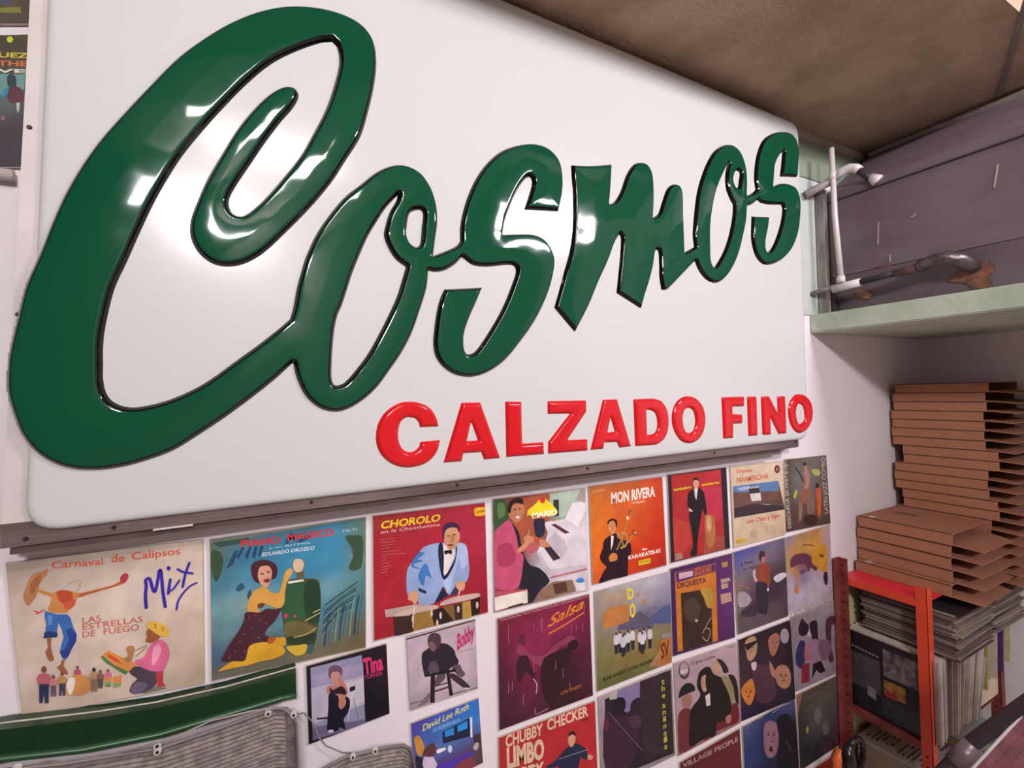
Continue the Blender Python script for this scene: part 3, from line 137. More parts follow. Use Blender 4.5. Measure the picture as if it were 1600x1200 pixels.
["orange to red record sleeve with man holding brass horns","large record sleeves on the wall",[1.3249,-0.0017],[0,0,3111,-28,3191,-3058,40,-3074],[["b4642a","b85a2c","c04026"],["d07028","cc5c28","c23a1c"],["dc7420","c8541e","c02e12"],["da6a1e","c83c18","bc2a12"],["d25a22","c03a1c","ac2a1c"]],[["T","f0ddd0","MON RIVERA",[867,-643,2754,-644,871,-313],0.06,0],["T","e8c8b8","Y SU ORQUESTA",[1685,-781,2302,-791,1688,-711],0.02,0],["T","e0a080","A ANSONIA",[117,-212,597,-215,120,-127],0.01,0],["Q","2a1420",[540,-1765,809,-1648,1017,-1617,1094,-1792,1468,-1953,1613,-2076,1633,-2344,1510,-2520,1476,-2843,1424,-3079,840,-3042,273,-3069,400,-2857,526,-2691,609,-2643,396,-2411,350,-2243,471,-2009]],["Q","c88a5a",[720,-1279,807,-1163,992,-1174,1049,-1329,1000,-1517,892,-1646,772,-1546,716,-1408]],["Q","3a1c18",[699,-1308,724,-1167,910,-1139,1053,-1199,1090,-1335,1044,-1459,1007,-1323,949,-1216,805,-1211]],["P","3a1c1c",[862,-1377,859,-1382,851,-1385,841,-1385,828,-1384,818,-1380,810,-1374,808,-1368,811,-1363,818,-1360,829,-1359,841,-1361,852,-1365,859,-1371]],["P","3a1c1c",[970,-1393,968,-1398,960,-1401,949,-1402,937,-1400,926,-1396,919,-1391,916,-1385,919,-1380,927,-1377,938,-1376,950,-1378,961,-1382,968,-1387]],["L","3a1c1c",9,[807,-1336,861,-1337]],["L","3a1c1c",9,[920,-1346,974,-1362]],["L","3a1c1c",8,[888,-1395,899,-1439]],["P","7a3434",[927,-1487,923,-1491,913,-1494,898,-1494,882,-1492,867,-1487,857,-1481,853,-1475,857,-1470,868,-1468,882,-1467,899,-1470,914,-1475,924,-1481]],["P","e8d8d0",[817,-1656,923,-1699,880,-1951,791,-2130]],["Q","c87a38",[711,-2309,870,-2225,1033,-2302,1035,-2465,901,-2489,738,-2474]],["L","b08848",52,[1039,-2141,1216,-1878,1399,-1514,1517,-1234,1678,-976]],["L","b08848",52,[1206,-2138,1465,-2018,1688,-1824,1865,-1752]],["L","b08848",52,[1018,-1585,1219,-1813,1294,-2055]],["L","b08848",53,[1435,-1684,1469,-1920,1377,-2102,1208,-2105]],["L","b08848",52,[1095,-1760,1310,-1631,1472,-1854]],["P","8a5a34",[1572,-928,1743,-968,1632,-1052,1558,-1274,1452,-1258,1434,-1156,1566,-1076]],["P","8a5030",[1706,-1578,1949,-1849,1819,-1795,1731,-1831]],["Q","e8d088",[1456,-1160,1542,-1139,1572,-1243,1495,-1258]],["Q","e0c070",[1758,-1702,1866,-1719,1842,-1782]],["T","f0ddd0","en",[2083,-2351,2305,-2370,2086,-2274],0.06,0],["T","f0ddd0","KARAKATIS-KI",[1496,-2557,2905,-2564,1492,-2435],0.06,0],["P","d8b828",[1925,-2670,2442,-2675,2444,-2845,1910,-2827]],["T","6a5a10","ANSONIA",[1956,-2769,2402,-2772,1959,-2703],0.02,0]],0],
["red record sleeve in black border with standing man in dark suit beside a conga","large record sleeves on the wall",[1.6601,-0.0003],[0,0,3003,-23,3065,-3067,20,-3040],[["241a24","241a24"],["241a24","241a24"]],[["P","a82a28",[171,-43,2688,-77,2777,-3033,208,-3003]],["P","b02c30",[1020,-222,2688,-77,2716,-1435,1538,-1694]],["P","b43a30",[174,-1496,950,-1773,1032,-2523,208,-3003]],["P","b83048",[1587,-658,2689,-701,2726,-1866,2130,-1949]],["P","9c4638",[1685,-2383,2756,-2557,2777,-3033,1656,-3012]],["Q","a86a40",[1764,-1727,1810,-1641,2083,-1655,2230,-1794,2302,-2229,2220,-2640,2086,-2870,1906,-2818,1775,-2398]],["Q","c49a68",[1866,-1741,2020,-1700,2104,-1860,2058,-2191,1903,-2251]],["Q","1c1216",[933,-869,998,-713,1233,-638,1528,-630,1730,-780,1809,-1020,1856,-1320,1854,-1605,1751,-1620,1670,-1421,1568,-1698,1464,-2015,1390,-2335,1327,-2697,1290,-2979,955,-2939,1112,-2660,1100,-2288,1032,-1867,959,-1569,996,-1390,917,-1236]],["P","d8cac4",[1263,-620,1458,-622,1361,-1047,1291,-914]],["Q","d0a080",[1234,-369,1379,-281,1509,-399,1472,-562,1363,-632,1250,-536]],["P","3a1c1c",[1349,-429,1346,-432,1340,-435,1330,-435,1320,-434,1311,-431,1305,-428,1302,-424,1305,-420,1311,-418,1321,-417,1331,-418,1340,-421,1347,-425]],["P","3a1c1c",[1442,-439,1439,-443,1433,-445,1423,-445,1413,-444,1404,-442,1397,-438,1395,-434,1398,-430,1404,-428,1414,-427,1424,-429,1433,-431,1440,-435]],["L","3a1c1c",10,[1301,-401,1348,-401]],["L","3a1c1c",10,[1399,-407,1445,-417]],["L","3a1c1c",10,[1371,-441,1381,-472]],["P","7a3434",[1405,-505,1401,-508,1392,-510,1380,-510,1366,-509,1353,-506,1344,-502,1341,-498,1345,-494,1354,-492,1366,-492,1380,-493,1393,-497,1402,-501]],["Q","2a1618",[1199,-365,1281,-241,1457,-252,1521,-400,1424,-327,1277,-332]],["P","d8c4bc",[962,-1262,1169,-1414,1053,-1418,969,-1345]],["T","e8c82a","tumbadora",[257,-592,1119,-583,250,-494],0.04,0],["T","e8c82a","moderna",[1662,-575,2581,-581,1666,-479],0.04,0],["P","a07a68",[230,-2747,563,-2787,583,-2973,247,-2991]]],0],
["cream record sleeve with orange lettering and photo of a white bus on a road","large record sleeves on the wall",[1.9817,-0.0047],[0,0,3135,-40,3214,-3041,63,-3037],[["cdb9a0","d2bca4"],["c8b094","c4a98c"]],[["T","c86038","Orquesta",[320,-248,1277,-301,326,-117],0.04,0],["T","c86038","PANAMERICANA",[327,-623,2216,-658,337,-426],0.04,0],["P","3a2424",[2979,-363,2957,-432,2904,-484,2831,-509,2752,-500,2682,-462,2636,-400,2623,-328,2644,-260,2696,-208,2769,-183,2849,-191,2919,-229,2965,-291]],["P","a05a48",[2904,-356,2892,-395,2861,-425,2818,-439,2772,-434,2731,-412,2704,-377,2696,-336,2709,-296,2739,-267,2782,-253,2828,-257,2869,-279,2896,-314]],["P","5a4440",[112,-730,2833,-817,3204,-2004,130,-1930]],["P","5a7aa8",[112,-730,2833,-817,2847,-1231,132,-973]],["P","9aa8c4",[304,-818,1044,-815,1173,-964,496,-951]],["P","6a4a40",[132,-973,2847,-1231,2866,-1560,122,-1562]],["P","b8a8a4",[937,-892,1596,-878,1625,-994,979,-999]],["P","3c3034",[983,-928,1627,-949,1665,-1158,1061,-1130]],["P","cfc8c4",[1061,-1130,1687,-1161,1741,-1463,1149,-1432]],["L","c0a890",46,[1626,-1630,2122,-1696,2772,-1898]],["P","3a2c30",[135,-1564,1281,-1539,3075,-1869,3203,-2018,130,-1930]],["T","c86038","con Chico y Yayo",[833,-2236,2863,-2284,841,-2082],0.04,0],["P","b8a486",[1055,-2560,1505,-2563,1490,-2854,1041,-2825]],["P","b8a486",[1970,-2498,2736,-2545,2754,-2874,1975,-2810]],["Q","c0a030",[205,-2775,737,-2788,764,-2912,232,-2889]]],0],
["grey record sleeve with abstract nude figures and vertical lettering, top right end of the wall","large record sleeves on the wall",[2.3122,-0.005],[0,0,2932,-63,3077,-3073,-86,-2960],[["4a3a38","645a58","6c6662","5c5450"],["564844","6c6862","6e6a64","5a5450"],["4c403e","6c6560","6a625c","5a504c"],["4c3836","58443e","5c4a44","54443e"],["463432","4c3834","4e3c38","503e38"]],[["T","a09488","D",[11,-312,226,-323,17,-204],0.03,0],["T","a09488","E",[-5,-595,209,-608,1,-487],0.03,0],["T","a09488","S",[-21,-877,193,-891,-15,-769],0.03,0],["T","a09488","C",[-38,-1159,176,-1175,-31,-1051],0.03,0],["T","a09488","A",[-54,-1441,160,-1458,-48,-1333],0.03,0],["T","a09488","R",[-70,-1722,144,-1740,-64,-1614],0.03,0],["T","a09488","G",[-86,-2003,127,-2022,-80,-1895],0.03,0],["T","a09488","A",[-102,-2283,111,-2304,-96,-2176],0.03,0],["T","b0a294","DESCARGA LATIN MUSIC",[266,-2834,104,-36,58,-2826],0.03,0],["T","b0a294","LATIN JAZZ COMBO",[2920,-2589,2814,-151,2624,-2588],0.03,0],["Q","a87868",[1310,-364,1395,-323,1470,-428,1651,-839,1592,-1127,1492,-1410,1283,-1483,1125,-1416,1347,-1100,1250,-699]],["Q","8a5a4a",[963,-1445,1536,-1366,1761,-1738,1579,-2009,1017,-1887]],["P","3a2420",[1452,-318,1439,-351,1405,-375,1359,-386,1309,-381,1264,-362,1234,-332,1225,-297,1238,-264,1271,-240,1318,-229,1368,-234,1413,-253,1443,-283]],["Q","8a6a5c",[863,-1771,1088,-2042,979,-2510,809,-2678]],["Q","7a6258",[1428,-1794,1841,-1797,1872,-2640,1462,-2580]],["Q","c4562e",[2073,-1429,2329,-1409,2421,-1720,2400,-2317,2248,-2694,2135,-2479,2088,-1878]],["P","2a1c1c",[2300,-1331,2286,-1372,2251,-1403,2202,-1417,2150,-1411,2104,-1386,2073,-1348,2064,-1304,2079,-1263,2113,-1232,2162,-1218,2214,-1224,2260,-1248,2291,-1286]],["Q","b0aa60",[1831,-610,2335,-635,2406,-867,1983,-849]],["Q","b8b040",[482,-1531,653,-1311,744,-1370,633,-1645,516,-1630]],["L","241c1c",51,[706,-403,1006,-723,1189,-1034]],["P","3a2422",[2116,-2774,2060,-2873,1916,-2938,1714,-2954,1495,-2921,1303,-2845,1174,-2741,1133,-2630,1187,-2532,1326,-2468,1524,-2449,1743,-2480,1939,-2555,2073,-2660]]],0],
["dark record sleeve with yellow, orange and white lettering, cut off at left edge of photo","sleeves beyond the left edge of the sign",[-0.1681,0.9292],[0,0,2452,925,2231,-1760,-179,-2238],[["3c382c","3c382c","46402c"],["4a3c30","48403a","4e4238"],["3a5460","5c7470","4a3c44"],["38303c","3a2c38","3c2c38"],["302a38","302836","3a2c38"]],[["P","4a4228",[1695,638,2149,772,2137,690,1695,592]],["P","c8c83a",[1874,614,1869,586,1857,560,1839,543,1820,537,1802,543,1790,560,1786,585,1790,613,1803,638,1820,656,1840,662,1857,656,1870,639]],["T","c8b83a","RODRIGUEZ",[826,-26,2090,328,827,67],0.05,0],["T","c8703a","PATO Y THE",[826,-177,2071,158,826,-78],0.05,0],["T","cfd2c0","TE VIVE",[826,-301,2055,23,826,-229],0.05,0],["P","6a9490",[1691,-98,2043,-5,2019,-304,1689,-486]],["Q","2c3a44",[1789,-124,1844,-54,1905,-91,1909,-274,1842,-353,1795,-275]],["Q","5a2a38",[1798,-365,1909,-274,1997,-326,1996,-557,1907,-580,1819,-603]],["Q","2e86a8",[1700,-513,1744,-380,1799,-320,1787,-460,1722,-544]],["P","b8b0a8",[1911,-594,1962,-565,1946,-754,1924,-775]],["P","8a5a68",[1761,-922,1758,-941,1749,-958,1737,-969,1723,-972,1711,-967,1703,-954,1700,-937,1703,-918,1712,-901,1724,-890,1737,-886,1749,-891,1758,-904]]],0],
["dark olive record sleeve cut off at upper left corner of photo","sleeves beyond the left edge of the sign",[-0.1496,1.1849],[0,0,2536,1708,2286,-1447,-113,-2266],[["4a4238","4a4030","4c4038"],["50483a","56503a","564640"],["564c34","5c5a30","55463e"],["4a4038","4e4638","4c403a"]],[["P","7c7a34",[1512,-1401,1794,-1276,1802,-1396,1512,-1486]],["P","8a4a5a",[1511,-1700,1541,-1696,1537,-1743,1511,-1752]],["T","3a4a7a","RITMOS",[1089,-1493,1644,-1268,1089,-1418],0.03,0]],0],
["small black single sleeve with woman on stool and pink lettering","small single sleeves on the wall",[0.5061,-0.3236],[0,0,1852,22,1895,-1717,24,-1812],[["1d1622","1d1622"],["1c1520","1c1520"]],[["P","8e8aa6",[95,-66,1247,-90,1304,-1783,121,-1744]],["P","b4acc0",[101,-486,1283,-570,1293,-1285,108,-1372]],["P","9c92b0",[100,-250,1273,-289,1282,-601,100,-545]],["P","c4bcc8",[575,-632,1281,-663,1294,-1223,508,-1210]],["P","6a6080",[126,-1437,1292,-1655,1307,-1784,124,-1745]],["P","2a2430",[641,-1765,1307,-1784,1306,-1830,385,-1779]],["Q","6a4a60",[481,-333,498,-188,584,-147,727,-200,798,-306,787,-424,736,-500,696,-336,581,-318,550,-444,508,-431]],["Q","c48a80",[538,-350,581,-303,724,-360,751,-474,691,-607,704,-671,604,-641,549,-504]],["Q","b8766a",[427,-646,505,-595,661,-658,705,-626,693,-487,765,-508,850,-655,918,-889,873,-966,842,-1078,838,-1259,737,-1256,649,-1317,598,-1285,680,-1207,697,-1032,714,-916,572,-811,459,-776]],["Q","2a1a26",[504,-640,574,-722,689,-697,776,-693,875,-846,859,-917,715,-856,530,-798]],["Q","1e1a28",[487,-784,572,-811,700,-912,695,-1152,766,-1235,855,-1143,858,-962,945,-1050,947,-1234,880,-1394,805,-1490,844,-1746,701,-1636,670,-1715,444,-1636,442,-1397,468,-1077]],["P","1e1a28",[950,-777,1083,-772,1081,-879,954,-885]],["L","d8d0d8",12,[1036,-896,955,-1297,891,-1550]],["L","6a6078",12,[1034,-1048,1142,-1604]],["P","1e1a28",[212,-1254,449,-1310,449,-1355,215,-1296]],["Q","c8c0c8",[458,-1626,557,-1646,570,-1704,466,-1680]],["T","d4366e","Tina",[1298,-575,1761,-570,1266,-194],0.06,0],["T","b02f58","TURNER",[1304,-695,1742,-706,1297,-600],0.03,0]],1],
["small pale lilac single sleeve with man in black crouched on a stool","small single sleeves on the wall",[0.7414,-0.317],[0,0,1908,-27,1934,-1906,57,-1890],[["b4a2b0","b8a6b0","b29aa6"],["bda9b4","c0acb4","b8a4b0"],["b8a6b0","bfabb4","b8a2ac"],["9c8890","b4a0aa","a8949c"]],[["P","2c1c24",[-1,-48,1909,-20,1908,-54,2,-81]],["Q","2a2230",[407,-516,545,-455,614,-408,894,-399,1104,-489,1280,-688,1312,-833,1388,-990,1360,-1084,1197,-1105,1088,-1174,840,-1168,808,-1026,672,-920,598,-1097,461,-1122,414,-944,384,-739]],["Q","4a3640",[550,-225,622,-95,761,-88,898,-200,911,-387,820,-530,715,-567,613,-473,564,-361]],["Q","7a5a5c",[582,-300,703,-315,770,-449,715,-567,619,-492]],["Q","5a4450",[549,-1017,604,-835,726,-820,810,-960,841,-1135,701,-1160]],["Q","5a4854",[804,-1191,1015,-1220,976,-1376,763,-1477,694,-1456]],["Q","5e4c56",[1197,-1105,1415,-1099,1484,-1256,1573,-1401,1479,-1459,1336,-1348]],["P","201820",[615,-1135,735,-1154,701,-1888,581,-1849]],["P","201820",[1034,-1192,1123,-1201,1214,-1852,1114,-1847]],["P","201820",[444,-1085,1303,-1186,1309,-1256,453,-1153]],["L","3a2c38",47,[725,-1598,1167,-1601]],["L","3a2c38",34,[711,-1461,1116,-1485]],["Q","352a34",[1085,-1274,1229,-1283,1550,-1582,1729,-1842,1617,-1842,1259,-1495]],["Q","c8b8c0",[1509,-1740,1804,-1848,1616,-1876]],["L","6a5864",26,[45,-1709,583,-1735]],["L","6a5864",28,[1215,-1818,1917,-1866]],["P","7a6470",[241,-1837,553,-1577,603,-1626,547,-1806,376,-1849]],["T","b82a62","Bobby",[1352,-708,1858,-500,1333,-312],0.05,0.1],["T","8a7080","DON BE CRUEL",[1404,-790,1850,-792,1405,-757],0,0]],1],
["small blue single sleeve with painted city scene and windows","small single sleeves on the wall",[0.7481,-0.5386],[0,0,1880,46,1966,-1729,60,-1776],[["4a3a90","3c52b0","2f6cc0"],["4050a0","3a70b8","2f78c4"],["5a5a98","4a6aa8","4a5a90"],["4a4080","54407a","50404a"],["3a3050","5a3a60","5a3a34"]],[["T","d0c878","David Lee Roth",[294,-296,1574,-147,291,-132],0.03,0.2],["T","8ab4e0","SKYSCRAPER BLUE",[582,-414,1329,-388,577,-320],0.02,0],["P","1c2040",[824,-498,1587,-390,1611,-877,834,-801]],["P","2f8ad8",[894,-507,1145,-477,1147,-679,901,-652]],["P","2f8ad8",[1243,-477,1530,-439,1532,-644,1253,-649]],["P","e0dce8",[1613,-382,1673,-385,1666,-931,1614,-912]],["Q","c88a3a",[74,-397,175,-352,289,-539,335,-718,246,-913,148,-812,102,-633]],["P","1c2438",[98,-825,279,-958,307,-1228,100,-1149]],["Q","c8b8d0",[313,-970,484,-936,616,-1150,681,-1372,307,-1228]],["Q","5a3434",[297,-899,351,-757,559,-668,657,-902,550,-1027]],["Q","e8e0e8",[657,-902,902,-925,901,-975,690,-996]],["P","c8d0e0",[1088,-1027,1081,-1068,1062,-1096,1036,-1106,1008,-1095,983,-1066,966,-1025,961,-980,968,-939,987,-911,1013,-901,1041,-912,1066,-940,1083,-981]],["Q","4a32a0",[648,-1294,1142,-1315,1693,-1317,1503,-1485,1136,-1547,679,-1421]],["Q","7a3a44",[1174,-1495,1615,-1425,1756,-1786,1134,-1647]],["Q","b8a8a8",[1677,-1209,1812,-1086,1846,-1236,1768,-1311]],["P","3a2c3c",[1705,-876,1893,-908,1905,-1154,1699,-1080]]],1],
["maroon record sleeve with two dim dancing figures and orange script","large record sleeves on the wall",[0.9979,-0.3339],[0,0,3178,0,3215,-3143,-27,-3088],[["6e2034","742036","802040","6a1c32"],["6a1c34","842448","8a2450","701c38"],["541a30","8a2450","6a1c40","5c1c34"],["481a2e","6c1c3c","3c1424","521a32"],["40182a","5e1c38","321420","4c1a30"],["381626","4a1a30","34141e","441828"]],[["T","c08a98","ORIGINAL MOTION PICTURE SOUNDTRACK",[90,-91,3134,-86,83,-39],0.02,0],["Q","8a3a54",[562,-1017,662,-896,829,-1004,971,-1214,1417,-1423,1784,-1262,2104,-1148,2430,-1099,2591,-1208,2422,-1344,2152,-1316,1777,-1479,1516,-1538,1408,-1724,1063,-1453,725,-1231]],["Q","3a1622",[627,-1246,919,-1285,1058,-1623,1196,-2007,1241,-2193,1097,-1977,857,-1735,653,-2013,567,-1650]],["Q","2e141c",[1465,-1523,1778,-1436,2203,-1419,2471,-1492,2292,-1979,1957,-2411,1830,-3074,1576,-2904,1386,-2410,1352,-1881]],["Q","2a1018",[2314,-1315,2562,-1246,2696,-1372,2635,-1536,2416,-1522]],["Q","5c2238",[695,-587,864,-673,831,-962,687,-881]],["L","d8bcd0",23,[1097,-1977,1216,-2185,1183,-2433]],["L","c88aa0",19,[1573,-2990,1165,-3027,1145,-2849]],["L","b07088",13,[345,-245,329,-786]],["L","b07088",14,[1452,-302,1437,-777]],["L","b07088",14,[1140,-1389,1127,-1815]],["L","b07088",13,[300,-1822,290,-2153]],["L","b07088",13,[417,-1858,410,-2107]],["L","b07088",14,[766,-2302,756,-2637]],["L","b07088",14,[1875,-1683,1867,-1944]],["L","b07088",15,[2131,-1977,2122,-2240]],["L","b07088",15,[2358,-2444,2349,-2709]],["L","b07088",14,[1170,-407,1165,-578]],["L","b07088",14,[1400,-333,1392,-592]],["L","b07088",15,[2961,-162,2945,-616]],["L","b07088",15,[2659,-819,2653,-999]],["L","b07088",15,[2882,-829,2872,-1100]],["L","b07088",15,[2468,-772,2459,-1039]],["T","d07a2a","Salsa",[1605,-654,2897,-376,1735,-326],0.03,0.2],["L","d07a2a",43,[1667,-836,2226,-712,2921,-519]],["T","b8702a","LOVE TONIGHT",[2026,-2741,2788,-2733,2028,-2654],0.02,0]],0],
["olive green record sleeve with white-shirted musicians in a field before blue hills","large record sleeves on the wall",[1.3355,-0.3323],[0,0,3225,2,3182,-3086,-11,-3088],[["8f8a80","a8a4a4","b4acb4","a8a0ac"],["9a8a80","a08c7c","9c94a0","8a88a0"],["84806a","8a7c74","6a6478","6c6c84"],["78744c","8a7a50","8a7c52","7c6e5a"],["6c6c40","7c6c3e","80703e","8a6a40"],["565c30","5a5c30","66663c","7c6244"]],[["P","4e5680",[2266,-1327,2849,-1114,3196,-1093,3203,-1756,2289,-1556]],["P","5c5468",[961,-1203,1787,-1016,2296,-1384,2417,-1712,831,-1409]],["P","b87840",[285,-757,678,-614,1322,-690,1364,-1231,959,-1251,298,-1227]],["T","b89068","PLAZA",[297,-432,1299,-468,308,-130],0.03,0],["T","e0cc2a","O",[1387,-1115,1621,-1147,1391,-705],0.06,0],["T","e0cc2a","D",[1298,-515,1581,-554,1310,-180],0.05,0],["T","b87a3a","Y",[1689,-554,1837,-563,1682,-406],0.03,0],["T","b87a3a","SU",[1910,-849,2199,-855,1904,-676],0.03,0],["P","2c2834",[714,-1757,871,-1790,846,-2148,724,-2138]],["Q","c8c2c8",[696,-1611,784,-1515,877,-1639,869,-1846,712,-1823]],["P","4a3438",[845,-1507,840,-1525,826,-1536,806,-1539,785,-1533,766,-1520,753,-1502,749,-1483,754,-1466,768,-1454,788,-1451,809,-1457,828,-1470,841,-1488]],["P","2c2834",[867,-1750,1025,-1783,999,-2143,877,-2133]],["Q","c8c2c8",[848,-1603,937,-1507,1031,-1631,1023,-1839,864,-1816]],["P","4a3438",[999,-1499,993,-1516,979,-1528,959,-1531,938,-1525,919,-1512,906,-1494,902,-1474,907,-1457,921,-1446,941,-1443,963,-1448,982,-1461,995,-1479]],["P","2c2834",[1047,-1846,1207,-1879,1181,-2240,1057,-2230]],["Q","c8c2c8",[1028,-1698,1119,-1601,1213,-1727,1205,-1936,1045,-1912]],["P","4a3438",[1181,-1594,1175,-1611,1161,-1622,1141,-1625,1119,-1620,1100,-1606,1087,-1588,1083,-1568,1088,-1551,1102,-1540,1122,-1537,1144,-1542,1164,-1555,1177,-1574]],["P","2c2834",[1204,-1815,1365,-1848,1339,-2212,1214,-2201]],["Q","c8c2c8",[1184,-1666,1276,-1570,1371,-1695,1363,-1905,1201,-1882]],["P","4a3438",[1339,-1562,1333,-1579,1319,-1591,1298,-1594,1276,-1588,1257,-1575,1244,-1556,1239,-1536,1245,-1519,1259,-1508,1280,-1504,1302,-1510,1321,-1523,1334,-1542]],["P","2c2834",[1393,-1793,1556,-1826,1529,-2191,1403,-2181]],["Q","c8c2c8",[1373,-1643,1466,-1546,1562,-1672,1554,-1883,1390,-1859]],["P","4a3438",[1529,-1538,1524,-1555,1509,-1566,1489,-1570,1466,-1564,1446,-1551,1433,-1532,1429,-1512,1435,-1495,1449,-1483,1469,-1480,1492,-1486,1512,-1499,1525,-1518]],["P","2c2834",[1706,-1923,1872,-1957,1845,-2326,1716,-2315]],["Q","c8c2c8",[1686,-1772,1780,-1674,1879,-1802,1870,-2015,1703,-1990]],["P","4a3438",[1845,-1666,1839,-1684,1824,-1695,1804,-1698,1781,-1693,1761,-1679,1747,-1660,1743,-1640,1749,-1623,1763,-1611,1784,-1608,1807,-1614,1827,-1627,1841,-1646]],["P","2c2834",[1868,-1916,2036,-1950,2008,-2321,1878,-2310]],["Q","c8c2c8",[1848,-1765,1943,-1666,2042,-1795,2033,-2009,1865,-1984]],["P","4a3438",[2008,-1658,2002,-1676,1987,-1688,1966,-1691,1943,-1685,1923,-1671,1909,-1653,1905,-1632,1911,-1615,1926,-1603,1947,-1600,1970,-1606,1990,-1619,2004,-1638]],["P","2c2834",[2128,-1935,2299,-1970,2270,-2343,2139,-2332]],["Q","c8c2c8",[2108,-1782,2205,-1683,2306,-1813,2297,-2028,2126,-2003]],["P","4a3438",[2271,-1675,2265,-1693,2250,-1705,2229,-1708,2205,-1702,2185,-1688,2171,-1669,2166,-1649,2172,-1631,2187,-1619,2209,-1616,2232,-1622,2253,-1636,2267,-1655]],["P","2c2834",[1799,-2021,1966,-2055,1938,-2425,1809,-2414]],["Q","c8c2c8",[1779,-1869,1873,-1771,1972,-1900,1964,-2113,1796,-2088]],["P","4a3438",[1939,-1763,1933,-1781,1918,-1793,1897,-1796,1874,-1790,1854,-1776,1840,-1757,1836,-1737,1842,-1719,1857,-1708,1877,-1705,1900,-1711,1921,-1724,1934,-1743]],["P","2c2834",[984,-1900,1143,-1933,1117,-2294,994,-2284]],["Q","c8c2c8",[965,-1752,1055,-1657,1149,-1782,1141,-1990,981,-1966]],["P","4a3438",[1117,-1649,1111,-1666,1097,-1677,1077,-1680,1055,-1675,1036,-1662,1023,-1643,1019,-1623,1024,-1606,1038,-1595,1058,-1592,1080,-1597,1100,-1611,1113,-1629]],["P","b06a30",[2665,-2225,3149,-2200,3112,-3052,2563,-3045]],["T","5a2418","SV",[2674,-2827,3054,-2782,2674,-2327],0.04,0],["T","3a3a1c","BAILANDO CON ALEGRIA",[239,-2831,2439,-2801,243,-2730],0.04,0],["P","a07c50",[2102,-2912,2655,-2472,2596,-3055]],["P","8a8078",[2709,-1986,3190,-2058,3149,-2200,2736,-2168]]],0],
["purple record sleeve with orange framed picture of a dark horn player","large record sleeves on the wall",[1.6583,-0.3234],[0,0,3180,-21,3200,-3172,-9,-2990],[["3e2050","54285c"],["3c1e50","5c2a66"],["3a1c48","542658"]],[["P","c07026",[209,-159,2273,-229,2248,-3047,239,-2895]],["P","5c2a58",[247,-167,2260,-248,2259,-522,259,-529]],["P","c8a4b0",[412,-219,1092,-272,1084,-455,419,-442]],["T","c8642c","JESUS ALFARO",[1141,-466,2034,-478,1152,-223],0.05,0],["T","5a2438","ORQUESTA",[278,-733,1745,-817,286,-554],0.05,0],["P","33241c",[464,-933,1438,-1021,1992,-1350,1974,-3016,488,-2924]],["Q","b08838",[1438,-1021,2034,-1107,2033,-1777,1763,-1715,1601,-1346]],["Q","4c3828",[617,-1289,1077,-1230,1410,-1633,1155,-2065,704,-1874]],["L","9a8468",46,[1925,-2128,1673,-2357,1485,-2558]],["L","9a8468",40,[1477,-2720,1707,-2904,1873,-2574,1669,-2439]],["P","c0a890",[1266,-2072,1257,-2091,1234,-2102,1201,-2104,1165,-2095,1133,-2078,1111,-2055,1104,-2032,1113,-2013,1136,-2002,1169,-2000,1205,-2009,1237,-2026,1259,-2049]],["P","b4907a",[2478,-863,2983,-901,3041,-1021,2533,-1023]],["P","b4907a",[2501,-1037,2878,-1073,2901,-1249,2523,-1233]],["P","b4907a",[2452,-1408,3020,-1447,3068,-1780,2496,-1779]],["P","a07a48",[2570,-264,2917,-286,2908,-478,2623,-466]]],0],
["grey blue record sleeve with man in rust shirt standing before stormy clouds","large record sleeves on the wall",[1.9836,-0.3244],[0,0,3105,42,3173,-3151,95,-3105],[["4a4a92","484a90","6a6080","5c5474"],["5a5894","746a80","706476","5c4e5e"],["7a6a74","6a5a62","52424c","4a3c46"],["7c6458","5a4852","402f3c","40303c"],["70606a","4c3a48","3a2a38","43343f"],["54484c","5a4c52","50444a","4a3e46"],["58504e","544a4a","54484a","4e4246"]],[["Q","3a2430",[1442,-451,1545,-244,1755,-273,1839,-433,1740,-551,1636,-509,1593,-659,1478,-570]],["Q","b07058",[1622,-507,1780,-468,1807,-632,1697,-702,1592,-668]],["Q","8a4030",[1375,-798,1590,-704,1907,-773,2114,-940,2137,-1173,2076,-1618,1958,-1798,1867,-1756,1830,-1521,1344,-1375,1328,-1013]],["Q","2c2430",[1273,-1405,1829,-1530,1924,-1768,1929,-2314,1799,-2737,1519,-2670,1316,-2533,1208,-1972]],["Q","c8bcc4",[2304,-1436,2530,-1343,2979,-1340,3161,-1469,2965,-1570,2513,-1640]],["Q","3a2c3a",[311,-2296,1198,-2148,1326,-2356,1172,-2632,367,-2483]],["T","2a2434","A Través",[333,-576,1108,-591,339,-459],0.02,0.2],["T","2a2434","del Tiempo",[488,-782,1339,-814,492,-708],0.02,0.2],["Q","c0b0a8",[1055,-959,1198,-854,1218,-1126,1312,-1324,1172,-1340]],["P","d8c8c8",[2000,-1820,1992,-1846,1973,-1864,1947,-1871,1918,-1865,1893,-1847,1877,-1822,1872,-1793,1880,-1767,1899,-1749,1925,-1742,1953,-1748,1978,-1766,1995,-1792]],["Q","a09098",[151,-1563,546,-1605,933,-1955,652,-2156,191,-2050]],["L","a86a48",38,[101,-1249,426,-1339,819,-1532]]],0],
